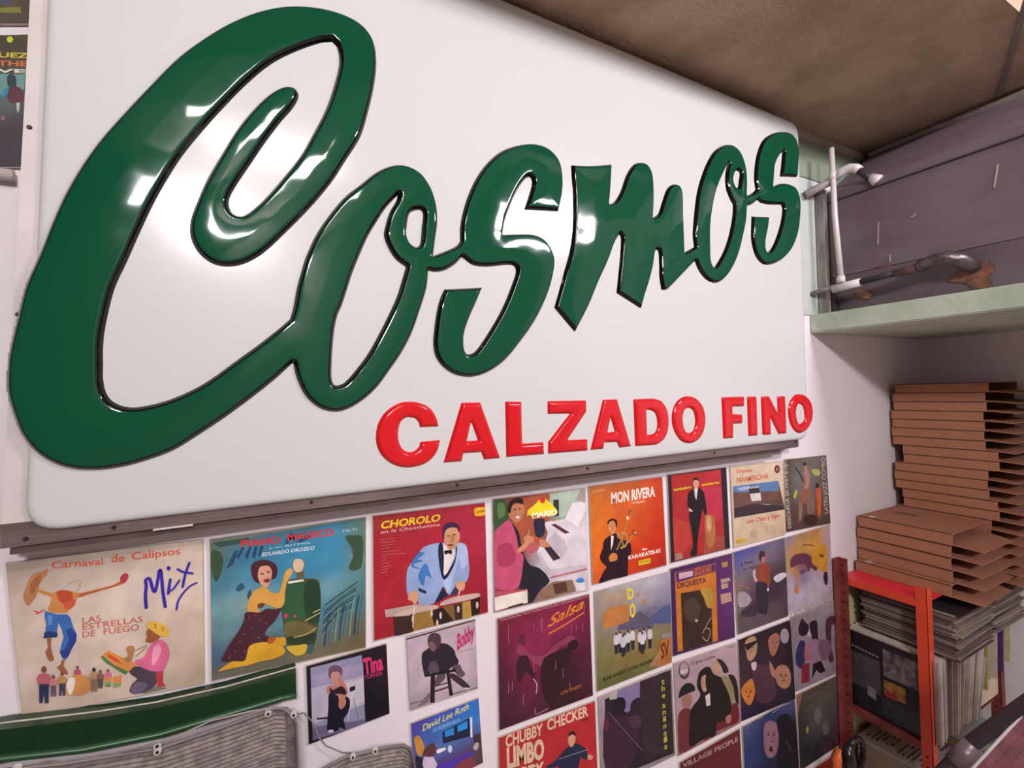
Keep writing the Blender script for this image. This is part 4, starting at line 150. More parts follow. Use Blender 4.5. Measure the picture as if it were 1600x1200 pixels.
["pale record sleeve with large golden face above a drawn face","large record sleeves on the wall",[2.3024,-0.3216],[0,0,3124,45,3109,-3180,-11,-3102],[["7a7090","9a7a58","a87c48","b0a0a0"],["a8845c","b88848","c08a3c","a890a0"],["b09060","7a5058","b08038","aa9aa8"],["a898b0","8a7890","a898a8","a898ac"],["a89cb0","b0a4b4","b0a2b0","ac9cac"],["a898a8","aca0ac","ac9ca8","a8989f"]],[["Q","5a3444",[233,-983,515,-798,1068,-826,1546,-985,1858,-1286,2085,-1673,1914,-1714,1594,-1529,1421,-1690,1200,-1308,725,-1242,409,-1277,254,-1271]],["Q","c08a30",[1706,-1062,1805,-787,2316,-678,2741,-750,2894,-1078,2825,-1467,2754,-1903,2329,-1820,2008,-1560,1729,-1360]],["Q","7a4a28",[2250,-1062,2584,-1173,2534,-1288,2284,-1192]],["Q","b8764a",[367,-1340,638,-1369,746,-1556,679,-2020,737,-2366,501,-2362,397,-2150,562,-1995,504,-1651]],["Q","5a4a60",[827,-1525,1109,-1484,1304,-1594,1097,-1674,899,-1644]],["Q","3a2434",[2537,-1911,2793,-1961,2762,-2455,2630,-2477,2493,-2200]],["L","5a3a30",38,[1087,-516,1410,-523,1897,-655]]],0],
["red record sleeve with cream lettering and limbo dancer in dark blue","large record sleeves on the wall",[0.9927,-0.6612],[0,0,3334,-48,3367,-3257,-22,-2881],[["a8262c","ac262c"],["b0242a","b0242c"]],[["T","d8b89c","CHUBBY",[206,-335,1424,-405,215,-20],0.05,0],["T","d8b89c","CHECKER",[1579,-352,3060,-406,1573,-46],0.05,0],["T","d8b89c","LIMBO",[237,-916,1453,-1083,238,-380],0.08,0],["T","d8b89c","PARTY",[224,-1365,1439,-1551,220,-1013],0.08,0],["Q","1e2340",[1470,-1369,1833,-1313,2102,-1151,2319,-1076,2590,-1085,2914,-1360,2991,-1569,2930,-1705,2739,-1565,2680,-1678,2620,-1833,2551,-2252,2072,-2061,1931,-1525,1723,-1488]],["Q","c89a74",[2300,-825,2385,-722,2544,-845,2549,-1003,2425,-1136,2310,-1006]],["Q","1c1418",[2318,-787,2359,-669,2521,-703,2560,-851,2437,-763]],["Q","c89a74",[2991,-1569,3185,-1687,3154,-1766,3013,-1736]],["L","8a8aa8",19,[1938,-1309,3024,-1423]],["P","6a2428",[2822,-461,3058,-459,3067,-531,2831,-519]]],0],
["dark record sleeve with dim group photo and yellow vertical lettering in white border","large record sleeves on the wall",[1.3387,-0.6602],[0,0,3142,21,3193,-2964,44,-2912],[["a09098","a89aa0","94868c"],["8a7c84","9a8c90","8c7e84"],["8a7c80","8c7e80","8a7c80"]],[["P","241a24",[245,-131,3068,-47,3101,-2857,211,-2663]],["P","7c7298",[758,-11,1697,-12,1670,-683,1127,-841,737,-570]],["P","33242c",[1697,-12,2520,-37,2546,-2652,1754,-2600]],["P","2a2424",[2521,-22,3068,-47,3103,-2808,2541,-2749]],["Q","1c1420",[603,-433,658,-262,841,-250,1051,-388,1060,-629,879,-853,699,-793,614,-624]],["Q","2a1c28",[1255,-740,1358,-534,1676,-539,1685,-1123,1490,-1202]],["Q","3a1c30",[230,-543,520,-733,1001,-894,1304,-1092,1593,-1816,1449,-2245,1060,-2575,220,-2436]],["Q","6a2038",[224,-726,368,-822,325,-1179,223,-1051]],["Q","4a2a3c",[1183,-1003,1653,-1113,1671,-1458,1293,-1375]],["P","a8a09c",[429,44,741,18,731,-262,432,-213]],["L","6a5a6c",21,[349,-536,1101,-1499,1704,-2243]],["T","b8a84a","t",[2627,-403,2777,-408,2628,-213],0.03,0],["T","b8a84a","h",[2630,-633,2780,-640,2632,-444],0.03,0],["T","b8a84a","e",[2634,-864,2784,-872,2636,-675],0.03,0],["T","b8a84a","a",[2634,-1193,2784,-1202,2635,-1004],0.03,0],["T","b8a84a","n",[2638,-1423,2788,-1433,2639,-1234],0.03,0],["T","b8a84a","i",[2642,-1653,2792,-1664,2643,-1464],0.03,0],["T","b8a84a","m",[2646,-1883,2796,-1896,2647,-1695],0.03,0],["T","b8a84a","a",[2650,-2114,2800,-2127,2651,-1925],0.03,0],["T","b8a84a","l",[2654,-2344,2803,-2358,2655,-2155],0.03,0],["T","b8a84a","s",[2657,-2574,2807,-2589,2659,-2385],0.03,0]],0],
["pale record sleeve with three men, one in beret and dark jackets","large record sleeves on the wall",[1.6624,-0.6477],[0,0,3186,-125,3283,-3146,73,-3176],[["a48c90","ac949a"],["a88e94","a88e96"],["8c5a5a","8a6468"]],[["P","4c3a40",[741,-445,708,-571,629,-657,519,-684,401,-649,297,-558,229,-430,209,-289,241,-164,319,-78,427,-49,546,-83,651,-173,721,-302]],["P","a08a8c",[687,-381,661,-478,599,-543,512,-564,418,-536,336,-466,282,-367,266,-258,291,-162,352,-96,439,-75,532,-101,615,-171,671,-271]],["T","d8ccd0","RAVI",[302,-448,637,-487,297,-315],0.05,0],["T","4a3438","El gran combo",[846,-285,2057,-361,839,-182],0.02,0],["T","8a7074","STEREO",[2687,-231,3069,-257,2690,-155],0.02,0],["Q","6a2a30",[99,-1909,247,-1682,584,-1673,797,-1984,863,-3053,130,-3083,89,-2772]],["Q","9a6a5c",[294,-1260,548,-1221,798,-1340,755,-1649,582,-1712,364,-1561]],["Q","1c161c",[168,-1220,280,-938,565,-834,872,-960,977,-1194,775,-1212,380,-1208]],["Q","6a2028",[2641,-2430,3031,-2302,3209,-2617,3156,-3028,2361,-3009,1991,-3005,1326,-3098,1289,-2637,1885,-2678]],["Q","18140f",[1068,-1101,1175,-685,1445,-560,1741,-612,1909,-902,2147,-1056,2568,-1350,2797,-1844,2761,-2555,2437,-2741,2005,-2719,1925,-3106,1330,-3018,635,-3050,643,-2253,720,-1798,1226,-1475]],["Q","b48a74",[1283,-881,1492,-820,1634,-986,1587,-1343,1435,-1418,1297,-1212]],["P","3a1c1c",[1418,-1081,1414,-1086,1405,-1089,1392,-1087,1378,-1083,1365,-1076,1357,-1069,1354,-1062,1357,-1057,1366,-1054,1379,-1055,1394,-1060,1406,-1066,1415,-1074]],["P","3a1c1c",[1547,-1120,1543,-1125,1534,-1128,1521,-1126,1507,-1122,1494,-1115,1485,-1108,1482,-1101,1486,-1096,1495,-1093,1508,-1094,1522,-1099,1535,-1105,1544,-1113]],["L","3a1c1c",10,[1353,-1024,1417,-1036]],["L","3a1c1c",10,[1487,-1057,1551,-1085]],["L","3a1c1c",10,[1449,-1107,1462,-1160]],["P","7a3434",[1494,-1219,1490,-1224,1477,-1225,1460,-1223,1440,-1217,1423,-1209,1411,-1200,1407,-1193,1411,-1188,1424,-1187,1441,-1189,1461,-1195,1478,-1203,1490,-1212]],["P","3a1c1c",[2064,-716,2060,-721,2050,-723,2035,-721,2019,-716,2005,-709,1995,-702,1991,-695,1995,-691,2006,-689,2020,-691,2037,-696,2051,-702,2061,-710]],["P","3a1c1c",[2211,-759,2207,-763,2197,-765,2182,-763,2166,-758,2151,-752,2141,-744,2138,-738,2142,-733,2152,-731,2167,-733,2183,-738,2198,-745,2208,-752]],["L","3a1c1c",11,[1990,-661,2063,-675]],["L","3a1c1c",11,[2143,-698,2216,-726]],["L","3a1c1c",10,[2100,-742,2115,-791]],["P","7a3434",[2153,-847,2147,-852,2133,-852,2113,-849,2091,-842,2071,-834,2057,-825,2053,-818,2058,-814,2072,-814,2092,-817,2114,-823,2134,-832,2148,-840]],["Q","181010",[1520,-869,1728,-890,1802,-1243,1642,-1442,1528,-1324]],["P","c8bcbc",[1458,-1549,1698,-1522,1708,-1958,1500,-1931]],["Q","b08a74",[1865,-557,2052,-464,2293,-595,2344,-820,2211,-991,2027,-979,1885,-770]],["Q","2a1a1c",[2115,-440,2358,-529,2626,-817,2708,-1074,2459,-1022,2346,-778]],["Q","8a7a58",[2328,-1151,2576,-1183,2877,-1528,2982,-1988,2837,-2325,2699,-1899,2440,-1396]],["Q","241a18",[2703,-1179,3016,-1314,3188,-1752,3186,-2438,3035,-2218,2933,-1674]],["Q","a07060",[2453,-2663,2757,-2638,2745,-2888,2554,-2908]]],0],
["black record sleeve with four faces and dark glasses","large record sleeves on the wall",[1.9921,-0.6537],[0,0,3205,-15,3355,-3260,24,-3052],[["241620","241620","261822"],["3a2430","301e2a","281a22"],["3c2834","382631","281a24"],["1c1a34","201a30","241a28"]],[["Q","a88464",[397,-192,638,-80,977,-124,1096,-466,1009,-797,726,-983,528,-883,443,-597]],["P","1a1014",[360,-269,1106,-290,1101,-378,615,-513,480,-520]],["Q","9a6450",[1765,-464,1952,-331,2316,-334,2485,-607,2278,-1010,2050,-1175,1844,-982]],["P","948894",[3070,-643,3034,-767,2949,-852,2832,-880,2707,-847,2598,-759,2527,-634,2507,-497,2541,-374,2625,-290,2741,-260,2866,-292,2977,-379,3049,-504]],["Q","c07434",[76,-1922,284,-1727,759,-1652,915,-1919,825,-2331,573,-2601,314,-2430]],["Q","a4745c",[2127,-1743,2464,-1635,2902,-1830,3106,-2261,3009,-2604,2631,-2626,2207,-2267]],["P","3a1c1c",[688,-459,682,-465,668,-467,647,-465,624,-459,604,-450,590,-440,585,-432,590,-426,605,-424,626,-426,649,-432,669,-441,683,-451]],["P","3a1c1c",[895,-515,889,-521,874,-523,853,-521,830,-515,810,-506,796,-496,791,-487,796,-481,811,-479,832,-482,855,-488,876,-497,890,-507]],["L","3a1c1c",15,[583,-388,686,-406]],["L","3a1c1c",16,[798,-436,902,-473]],["L","3a1c1c",14,[738,-492,759,-556]],["P","7a3434",[812,-629,805,-634,785,-635,756,-630,725,-622,697,-611,678,-600,671,-590,679,-585,698,-585,727,-589,758,-598,786,-609,805,-620]],["P","3a1c1c",[2110,-658,2104,-665,2088,-667,2066,-665,2042,-659,2020,-649,2005,-639,2000,-629,2006,-622,2021,-620,2044,-622,2068,-628,2090,-638,2105,-649]],["P","3a1c1c",[2332,-717,2326,-724,2310,-726,2288,-724,2263,-717,2241,-708,2226,-697,2221,-688,2227,-681,2243,-678,2265,-681,2290,-687,2312,-697,2327,-707]],["L","3a1c1c",16,[1998,-579,2108,-598]],["L","3a1c1c",16,[2229,-629,2340,-670]],["L","3a1c1c",14,[2164,-694,2186,-766]],["P","7a3434",[2243,-847,2235,-853,2213,-854,2183,-850,2149,-840,2119,-829,2099,-816,2092,-806,2099,-800,2121,-799,2151,-804,2185,-813,2215,-824,2236,-837]],["P","3a1c1c",[414,-2054,407,-2061,389,-2064,363,-2060,334,-2051,308,-2038,290,-2025,284,-2013,291,-2005,310,-2003,336,-2007,365,-2016,391,-2028,408,-2042]],["P","3a1c1c",[677,-2136,670,-2143,651,-2145,624,-2142,595,-2132,569,-2120,551,-2106,545,-2094,552,-2087,571,-2084,597,-2088,627,-2097,653,-2110,671,-2124]],["L","3a1c1c",19,[282,-1954,412,-1981]],["L","3a1c1c",20,[555,-2025,686,-2079]],["L","3a1c1c",17,[478,-2100,504,-2186]],["P","7a3434",[571,-2286,562,-2293,537,-2293,501,-2286,461,-2273,426,-2258,401,-2242,393,-2230,402,-2223,427,-2223,463,-2230,503,-2242,539,-2258,563,-2274]],["P","3a1c1c",[2547,-2077,2539,-2085,2517,-2087,2486,-2082,2452,-2072,2422,-2058,2402,-2044,2395,-2031,2403,-2023,2424,-2021,2455,-2026,2489,-2036,2519,-2050,2540,-2064]],["P","3a1c1c",[2855,-2168,2847,-2176,2825,-2178,2794,-2174,2759,-2163,2729,-2149,2708,-2135,2701,-2122,2709,-2114,2731,-2112,2762,-2117,2796,-2127,2827,-2141,2848,-2156]],["L","3a1c1c",22,[2391,-1969,2544,-2000]],["L","3a1c1c",23,[2712,-2050,2866,-2109]],["L","3a1c1c",20,[2622,-2127,2652,-2218]],["P","7a3434",[2732,-2325,2721,-2332,2691,-2332,2649,-2324,2602,-2310,2561,-2293,2532,-2276,2522,-2262,2533,-2255,2563,-2255,2605,-2263,2651,-2277,2693,-2295,2722,-2312]],["Q","4a2c38",[715,-1199,1676,-1431,2002,-2024,2031,-2803,1047,-2667,872,-2082]],["Q","c8b4b8",[688,-1060,993,-1103,945,-1354,775,-1349]],["Q","a47464",[1756,-1274,2025,-1622,2217,-2088,1868,-1848]]],0],
["grey record sleeve with group of figures in cat-eared hats and jackets","large record sleeves on the wall",[2.3131,-0.6475],[0,0,3095,4,3131,-3168,33,-3054],[["7a6c70","8a7c80","94868a"],["84747c","887a84","8c7c86"],["84747c","8c7c84","84747e"],["84747a","8a7a82","84747c"]],[["T","a09498","CATS SWEETHEART",[69,-18,2989,-120,83,213],0.03,0],["Q","2a1a2a",[505,-550,761,-233,1066,-499,1220,-633,1080,-935,719,-937,530,-794]],["Q","2c1c28",[1266,-548,1761,-548,1824,-881,1798,-1949,1510,-1917,1395,-1112]],["Q","2c2c50",[339,-1358,591,-1094,901,-1224,856,-1975,679,-2257,301,-2006,243,-1661]],["P","7a2438",[651,-2060,1167,-2159,1121,-2913,565,-2839]],["Q","a05c60",[890,-1412,1139,-1287,1176,-2017,859,-1928]],["Q","8c6a80",[1219,-1308,1793,-1362,1831,-2104,1898,-2367,1322,-2299,1190,-1781]],["Q","4a2c38",[2427,-736,2695,-602,3084,-695,3108,-1003,2841,-1037,2778,-2019,2921,-2508,2654,-2582,2430,-2024]],["Q","6e5468",[1870,-1480,2546,-1560,2778,-2019,2321,-2389,1913,-2127]],["P","241820",[1405,-2275,1987,-2294,2293,-2824,1871,-2798,1634,-2583,1287,-2867]],["P","b8a8b0",[1312,-994,1298,-1037,1265,-1065,1218,-1074,1168,-1061,1125,-1029,1096,-985,1088,-937,1102,-895,1135,-866,1181,-857,1231,-870,1275,-902,1304,-946]]],0],
["dark red record sleeve with slanted pale lettering across its top","large record sleeves on the wall",[1.6748,-0.9889],[0,0,3115,92,3208,-3014,114,-2931],[["5c2024","622428"],["541c24","5c2028"]],[["T","a08488","VILLAGE PEOPLE",[148,-237,3015,-329,127,-71],0.04,0]],0],
["dark blue record sleeve with long-haired face","large record sleeves on the wall",[2.0007,-0.98],[0,0,3230,67,3378,-3204,59,-3080],[["4a5074","2a3860","4a4c70"],["2a3a6a","22284c","16141e"],["28386a","1e203c","120e18"],["243260","1a1c34","120e18"]],[["Q","8a6470",[1256,-389,1473,-285,1825,-404,2097,-724,2108,-1181,1973,-1630,1748,-1771,1399,-1641,1211,-1216,1200,-769]],["P","3a1c1c",[1578,-849,1569,-859,1547,-862,1516,-857,1482,-845,1452,-829,1431,-810,1424,-794,1433,-784,1454,-781,1485,-786,1519,-798,1550,-814,1571,-833]],["P","3a1c1c",[1888,-958,1879,-969,1857,-972,1825,-967,1791,-955,1760,-938,1739,-919,1732,-903,1740,-893,1763,-889,1794,-894,1829,-907,1860,-924,1881,-942]],["L","3a1c1c",23,[1422,-713,1576,-750]],["L","3a1c1c",23,[1744,-809,1899,-881]],["L","3a1c1c",20,[1653,-911,1682,-1029]],["P","7a3434",[1761,-1165,1749,-1175,1719,-1175,1677,-1166,1630,-1149,1588,-1128,1560,-1106,1550,-1089,1561,-1080,1591,-1080,1633,-1089,1680,-1106,1722,-1127,1751,-1148]],["Q","281820",[1480,-1448,1600,-1224,1761,-1552]],["Q","17121c",[2043,-388,2783,-453,2964,-1255,2810,-2584,1938,-2248,2167,-1429]],["L","7a7088",49,[245,-126,657,37,1135,-37]],["L","8a8098",46,[1771,-71,2360,8,2884,-24]],["L","5a5064",36,[2575,-1440,2850,-1907]]],0],
["murky grey green record sleeve with faint portrait, right end of the third row down","large record sleeves on the wall",[2.3369,-0.9671],[0,0,3133,-71,3032,-3059,31,-3081],[["4a4038","4c463e","504844"],["3a3430","565048","544c48"],["2c2c30","4c4a48","403c3c"],["242428","36343a","4c3034"],["2a2a2e","302c34","502a2c"]],[["P","8a5a48",[-45,35,387,41,21,-829,-68,-753]],["Q","6a6460",[1126,-1055,1381,-946,1608,-1312,1421,-1636,1183,-1459]],["Q","5c5650",[1667,-1721,2089,-1767,2148,-2180,1798,-2302]],["P","a0802c",[715,-1656,702,-1714,673,-1753,633,-1766,592,-1752,555,-1712,532,-1654,527,-1591,540,-1533,569,-1494,608,-1480,650,-1495,686,-1535,710,-1592]],["L","6a6058",31,[442,-355,2182,-321]]],0],
["orange red record sleeve at the foot of the wall beside the shelf post","large record sleeves on the wall",[2.3601,-1.3011],[0,0,2294,27,2628,-3031,117,-3097],[["8a2c24","9a3a30"],["8a2c24","9a3a30"]],[],0]]

# ------------------------------------------------------------------ structure
m_wall=mat('painted_plaster','e4dbdf',.7,0,.03,3,.15,25)
m_ceil=mat('dark_stucco','c4aa92',.92,0,.25,5,1.0,70,h2='aa927c',spec=.12)
m_green=mat('pale_green_paint','b8c0b0',.7,0,.15,6,.3,30,h2='a0ab98')
def struct(name,x0,x1,y0,y1,z0,z1,m): return tag(boxo(name,x0,x1,y0,y1,z0,z1,m),kind='structure')
XE=3.5
struct('wall_back',-4.1,XE+.1,0,.1,-1.5,2.0,m_wall)
struct('wall_right',XE,XE+.1,-3.7,0,-1.5,2.0,m_wall)
struct('wall_left',-4.1,-4.0,-3.7,0,-1.5,2.0,m_wall)
struct('wall_front',-4.0,XE,-3.7,-3.6,-1.5,2.0,mat('far_wall','c8bcb8',.8,0,.1))
struct('floor',-4.1,XE+.1,-3.7,.1,-1.6,-1.5,mat('floor_tile','b0a49a',.5,0,.15,4))
struct('ceiling',-4.1,XE+.1,-3.7,-.69,1.95,2.05,mat('ceiling_paint','a89c94',.9,0,.1))
tag(boxo('ceiling',-4.0,XE,-.69,0,1.40,1.95,m_ceil),kind='structure')
# pale strip under the ceiling, right of the sign, and batten on the soffit
struct('trim_1',2.36,3.03,-.014,0,1.362,1.398,mat('cream_strip','a89c8c',.7,0,.15))
boxo('trim_2',2.30,3.0,-.0075,.0075,1.392,1.40,mat('soffit_joint_strip','85786e',.7)).location=(0,-.50,0)
bpy.data.objects['trim_2']['kind']='structure'
bpy.data.objects['trim_2'].rotation_euler=(0,0,0)
tr=bpy.data.objects['trim_2']; tr.location=(2.97,-.49,0); tr.data.transform(Matrix.Translation((-3.0,0,0))); tr.rotation_euler=(0,0,math.radians(22))
struct('trim_4',2.37,3.0,-.008,0,1.20,1.362,mat('green_shade_band','87927f',.7,0,.1))  # upper wall: the shadow under the ceiling painted in as a darker green
struct('trim_5',2.37,2.60,-.006,0,.60,1.196,mat('pale_band','bcc2bc',.7,0,.08))
# concrete ledge
bm=bmesh.new(); prism(bm,[(2.53,.522),(2.53,.600),(XE,.600),(XE,.522)],1,-1.5,0)
tag(build('trim_3',bm,m_green,bevel=.004),kind='structure')
# ------------------------------------------------------------------ duct box on the ledge
duct=empty('duct_box',(2.9,-.6,.6),'dark purplish sheet metal duct box above the pale green ledge','duct')
m_duct=mat('duct_paint','64535a',.5,.0,.1,7,.15,40,h2='6e5f66',stretch=(1,.6,1.5))
bm=bmesh.new(); prism(bm,[(3.02,1.398),(2.62,1.125),(2.635,.765),(2.69,.602),(3.3,.602),(3.3,1.398)],1,-1.45,-.045); build('duct_shell',bm,m_duct,duct)
bm=bmesh.new(); prism(bm,[(3.03,1.399),(2.99,1.399),(2.955,1.376),(2.975,1.366)],1,-1.45,-.045); build('top_flange',bm,mat('flange_metal','b4a69e',.5,0,.2),duct)
bm=bmesh.new(); box(bm,2.610,2.6225,-1.45,-.05,1.086,1.0895); build('seam',bm,mat('seam_dark','4a3e43',.6),duct)
bm=bmesh.new(); box(bm,2.629,2.64,-1.45,-.05,.764,.768); build('crease',bm,mat('crease_edge','7a6a6c',.5),duct)
boxo('end_board',2.585,2.615,-.043,-.010,.605,1.145,mat('weathered_board','9a928c',.8,0,.5,30,.5,40,h2='5c5450',stretch=(1,1,.2)),duct)
m_dark=mat('gap_black','1c1618',.8)
boxo('end_gap',2.62,2.9,-.045,-.004,.605,1.12,m_dark,duct)
m_scr=mat('scrape_pale','a89698',.6)
for (y,z,a,l) in [(-.575,.985,.15,.075),(-.26,.79,0,.03),(-.225,.90,.05,.09),(-.345,.93,1.2,.02)]:
    bm=bmesh.new(); box(bm,-.0008,.0008,-.0025,.0025,-l/2,l/2,Matrix.Rotation(a,3,'X')); 
    for v in bm.verts: v.co+=Vector((2.6265-(z-.765)*.0417+.006,y,z))
    build('scrape',bm,m_scr,duct)
bm=bmesh.new()
for i in range(9):
    a=i/9*math.tau; r=.045+.02*math.sin(3*a+1)
    bm.verts.new((2.664,-.50+r*math.cos(a)*1.2,.665+r*math.sin(a)*.9))
bm.faces.new(bm.verts); bmesh.ops.rotate(bm,verts=bm.verts,cent=(2.664,-.5,.665),matrix=Matrix.Rotation(-.325,3,'Y')); 
for v in bm.verts: v.co.x-=.004
build('rust_patch',bm,mat('rust','8a5c46',.9,0,.3,40,.4,h2='6a4436'),duct)
bm=bmesh.new()
for i in range(9):
    a=i/9*math.tau; r=.022+.006*math.sin(2*a)
    bm.verts.new((2.664,-.15+r*math.cos(a)*1.2,.672+r*math.sin(a)*.9))
bm.faces.new(bm.verts); bmesh.ops.rotate(bm,verts=bm.verts,cent=(2.664,-.15,.672),matrix=Matrix.Rotation(-.325,3,'Y'))
for v in bm.verts: v.co.x-=.006
build('orange_spot',bm,mat('orange_stain','a8785a',.9),duct)
# ------------------------------------------------------------------ pipes
m_pvc=mat('white_pvc','cfc4c2',.4,0,.05); m_iron=mat('old_metal','6e6264',.35,.7,.3,40,.3); m_cable=mat('black_tape','2c2428',.6)
pp=empty('pipe_run',(2.56,-.1,1.1),'white plastic pipe crossing with elbow and capped end below ceiling corner','pipe')
tubeo('pipe',[(2.50,-.022,1.115),(2.555,-.075,1.150),(2.575,-.115,1.175)],.017,mat('grey_pvc','a39a96',.5,0,.1),pp)
tubeo('elbow',[(2.565,-.105,1.165),(2.572,-.13,1.181),(2.578,-.155,1.186),(2.584,-.175,1.178),(2.587,-.185,1.165)],.0185,m_pvc,pp)
tubeo('joint',[(2.587,-.183,1.168),(2.600,-.205,1.137),(2.61,-.218,1.122)],.014,m_cable,pp)
tubeo('end_cap',[(2.606,-.215,1.130),(2.612,-.232,1.112),(2.615,-.238,1.105)],[.014,.022,.024],m_pvc,pp,16)
vp=empty('pipe',(2.553,-.11,.72),'thin white vertical pipe standing in front of the dark duct','pipe')
tubeo('tube',[(2.552,-.102,1.288),(2.552,-.106,1.0),(2.554,-.120,.728)],.0105,m_pvc,vp); tubeo('collar',[(2.554,-.118,.745),(2.554,-.120,.718)],.0155,m_pvc,vp)
tubeo('collar',[(2.552,-.1025,1.19),(2.552,-.103,1.155)],.0135,m_pvc,vp)
lp=empty('pipe_run',(2.56,-.3,.7),'grey and rusty pipe with silver elbow entering the foot of the duct','pipe')
tubeo('conduit',[(2.54,-.005,.690),(2.55,-.04,.700),(2.553,-.095,.705)],.012,mat('conduit_grey','8a8280',.5,.2,.4,40),lp)
tubeo('sleeve_pipe',[(2.551,-.088,.697),(2.556,-.19,.705)],.0165,m_pvc,lp,16)
tubeo('cable',[(2.556,-.185,.705),(2.56,-.25,.711),(2.565,-.31,.716)],.012,m_cable,lp)
tubeo('fitting',[(2.565,-.30,.714),(2.566,-.345,.716),(2.567,-.385,.722)],[.014,.017,.015],mat('rusty_joint','6a4c44',.7,.3,.4,50,.6),lp)
tubeo('coupling',[(2.567,-.375,.722),(2.568,-.388,.724)],.021,m_iron,lp)
tubeo('pipe_elbow',[(2.568,-.385,.724),(2.57,-.42,.735),(2.575,-.46,.735),(2.59,-.485,.722),(2.62,-.497,.706),(2.655,-.50,.70)],.023,m_iron,lp,16)
tubeo('red_wire',[(2.575,-.225,.752),(2.57,-.27,.758),(2.565,-.295,.74)],.0022,mat('red_wire','8c2c34',.5),lp,6)
# ------------------------------------------------------------------ shop sign
sign=empty('shop_sign',(1.2,0,.05),'large white acrylic shop sign with raised green script and red capitals','sign')
m_panel=mat('white_acrylic','c8c8c6',.16,0,.015,2,.06,1.6,spec=.35)
m_alu=mat('dull_metal_frame','877674',.4,.5,.3,9,.1,h2='6a5a58',stretch=(.4,1,3)); m_paint=mat('painted_frame','cdc4c2',.5,0,.08)
TL=(.102,1.398);TR=(2.366,1.358);BR=(2.356,.082);BL=(.052,.072)
def rounded(q,rad,n=8):
    out=[]
    for i in range(4):
        p=np.array(q[i]);a=np.array(q[i-1])-p;b=np.array(q[(i+1)%4])-p;a/=np.linalg.norm(a);b/=np.linalg.norm(b)
        for k in range(n+1):
            t=k/n; s=p+a*rad*(1-t)**2*1.0+b*rad*t**2; out.append(s)
    return out
def ringq(inset): # TL,TR,BR,BL inset
    return [(TL[0]+inset,TL[1]-inset),(TR[0]-inset,TR[1]-inset),(BR[0]-inset,BR[1]+inset),(BL[0]+inset,BL[1]+inset)]
bm=bmesh.new(); prev=None
prof=[(0,-.0705),(.0015,-.0755),(.004,-.0793),(.008,-.0818),(.014,-.0829),(.022,-.083)]
for ins,y in prof:
    vs=[bm.verts.new((a[0],y,a[1])) for a in rounded(ringq(ins),.055-ins*.6)]
    if prev:
        for i in range(len(vs)): bm.faces.new((prev[i],prev[(i+1)%len(vs)],vs[(i+1)%len(vs)],vs[i]))
    prev=vs
bm.faces.new(prev); bmesh.ops.recalc_face_normals(bm,faces=bm.faces)
for v in bm.verts: pass
pan=build('panel',bm,m_panel,sign,smooth=True)
# frame flange, body
boxo('cabinet',.10,2.30,-.068,-.002,.052,1.36,mat('cabinet_dark','5a4a48',.6,.2,.2),sign)
def strip(name,pts,m,y0=-.0712,y1=-.066):
    bm=bmesh.new(); prism(bm,pts,1,y0,y1); return build(name,bm,m,sign)
strip('flange',[(.020,.050),(2.305,.055),(2.305,.095),(.020,.092)],m_alu,-.0702,-.064)
strip('flange',[(.022,.093),(.020,.050),(.075,.093),(.12,1.39),(.080,1.395)],m_paint,-.0700,-.0655)
strip('lip',[(.030,.036),(2.20,.041),(2.20,.050),(.030,.0475)],mat('lip_metal','5c4c4a',.5,.3,.3,20),-.064,-.02)
strip('lip',[(.235,.048),(.30,.048),(.30,.052),(.235,.0515)],m_paint,-.073,-.0715)
m_hole=mat('screw_dark','241c1e',.5)
for (x,z) in [(.053,.062),(.175,.063),(.52,.066),(.865,.066),(1.275,.068),(1.82,.07),(2.285,.074),(.045,.46),(.062,.80)]:
    bm=bmesh.new(); bmesh.ops.create_cone(bm,cap_ends=True,segments=10,radius1=.0042,radius2=.0032,depth=.003,matrix=Matrix.Translation((x,-.0718,z))@Matrix.Rotation(math.pi/2,4,'X')); build('screw',bm,m_hole,sign)
def letter_mat(name,face,edge,bw,rough=.08):
    m=bpy.data.materials.new(name); m.use_nodes=True; nt=m.node_tree; b=nt.nodes['Principled BSDF']
    at=nt.nodes.new('ShaderNodeAttribute'); at.attribute_name='depth'
    mr=nt.nodes.new('ShaderNodeMapRange'); mr.inputs['From Min'].default_value=bw-.0006; mr.inputs['From Max'].default_value=bw+.0006
    tc=nt.nodes.new('ShaderNodeTexCoord'); n=nt.nodes.new('ShaderNodeTexNoise'); n.inputs['Scale'].default_value=5; nt.links.new(tc.outputs['Object'],n.inputs[0])
    mx0=nt.nodes.new('ShaderNodeMix'); mx0.data_type='RGBA'; c=lin(face); mx0.inputs[6].default_value=(*[x*.88 for x in c],1); mx0.inputs[7].default_value=(*c,1); nt.links.new(n.outputs[0],mx0.inputs[0])
    mx=nt.nodes.new('ShaderNodeMix'); mx.data_type='RGBA'; mx.inputs[6].default_value=(*lin(edge),1)
    nt.links.new(at.outputs['Fac'],mr.inputs['Value']); nt.links.new(mr.outputs[0],mx.inputs[0]); nt.links.new(mx0.outputs[2],mx.inputs[7]); nt.links.new(mx.outputs[2],b.inputs['Base Color'])
    b.inputs['Roughness'].default_value=rough; b.inputs['Specular IOR Level'].default_value=.5
    n2=nt.nodes.new('ShaderNodeTexNoise'); n2.inputs['Scale'].default_value=9; n2.inputs['Detail'].default_value=1; nt.links.new(tc.outputs['Object'],n2.inputs[0])
    bp=nt.nodes.new('ShaderNodeBump'); bp.inputs['Strength'].default_value=.3; bp.inputs['Distance'].default_value=.008; nt.links.new(n2.outputs[0],bp.inputs['Height']); nt.links.new(bp.outputs[0],b.inputs['Normal'])
    return m
m_lg=letter_mat('green_acrylic','044a30','050405',.0085,.06)
m_lr=letter_mat('red_acrylic','d01a22','b01018',.0008,.12)
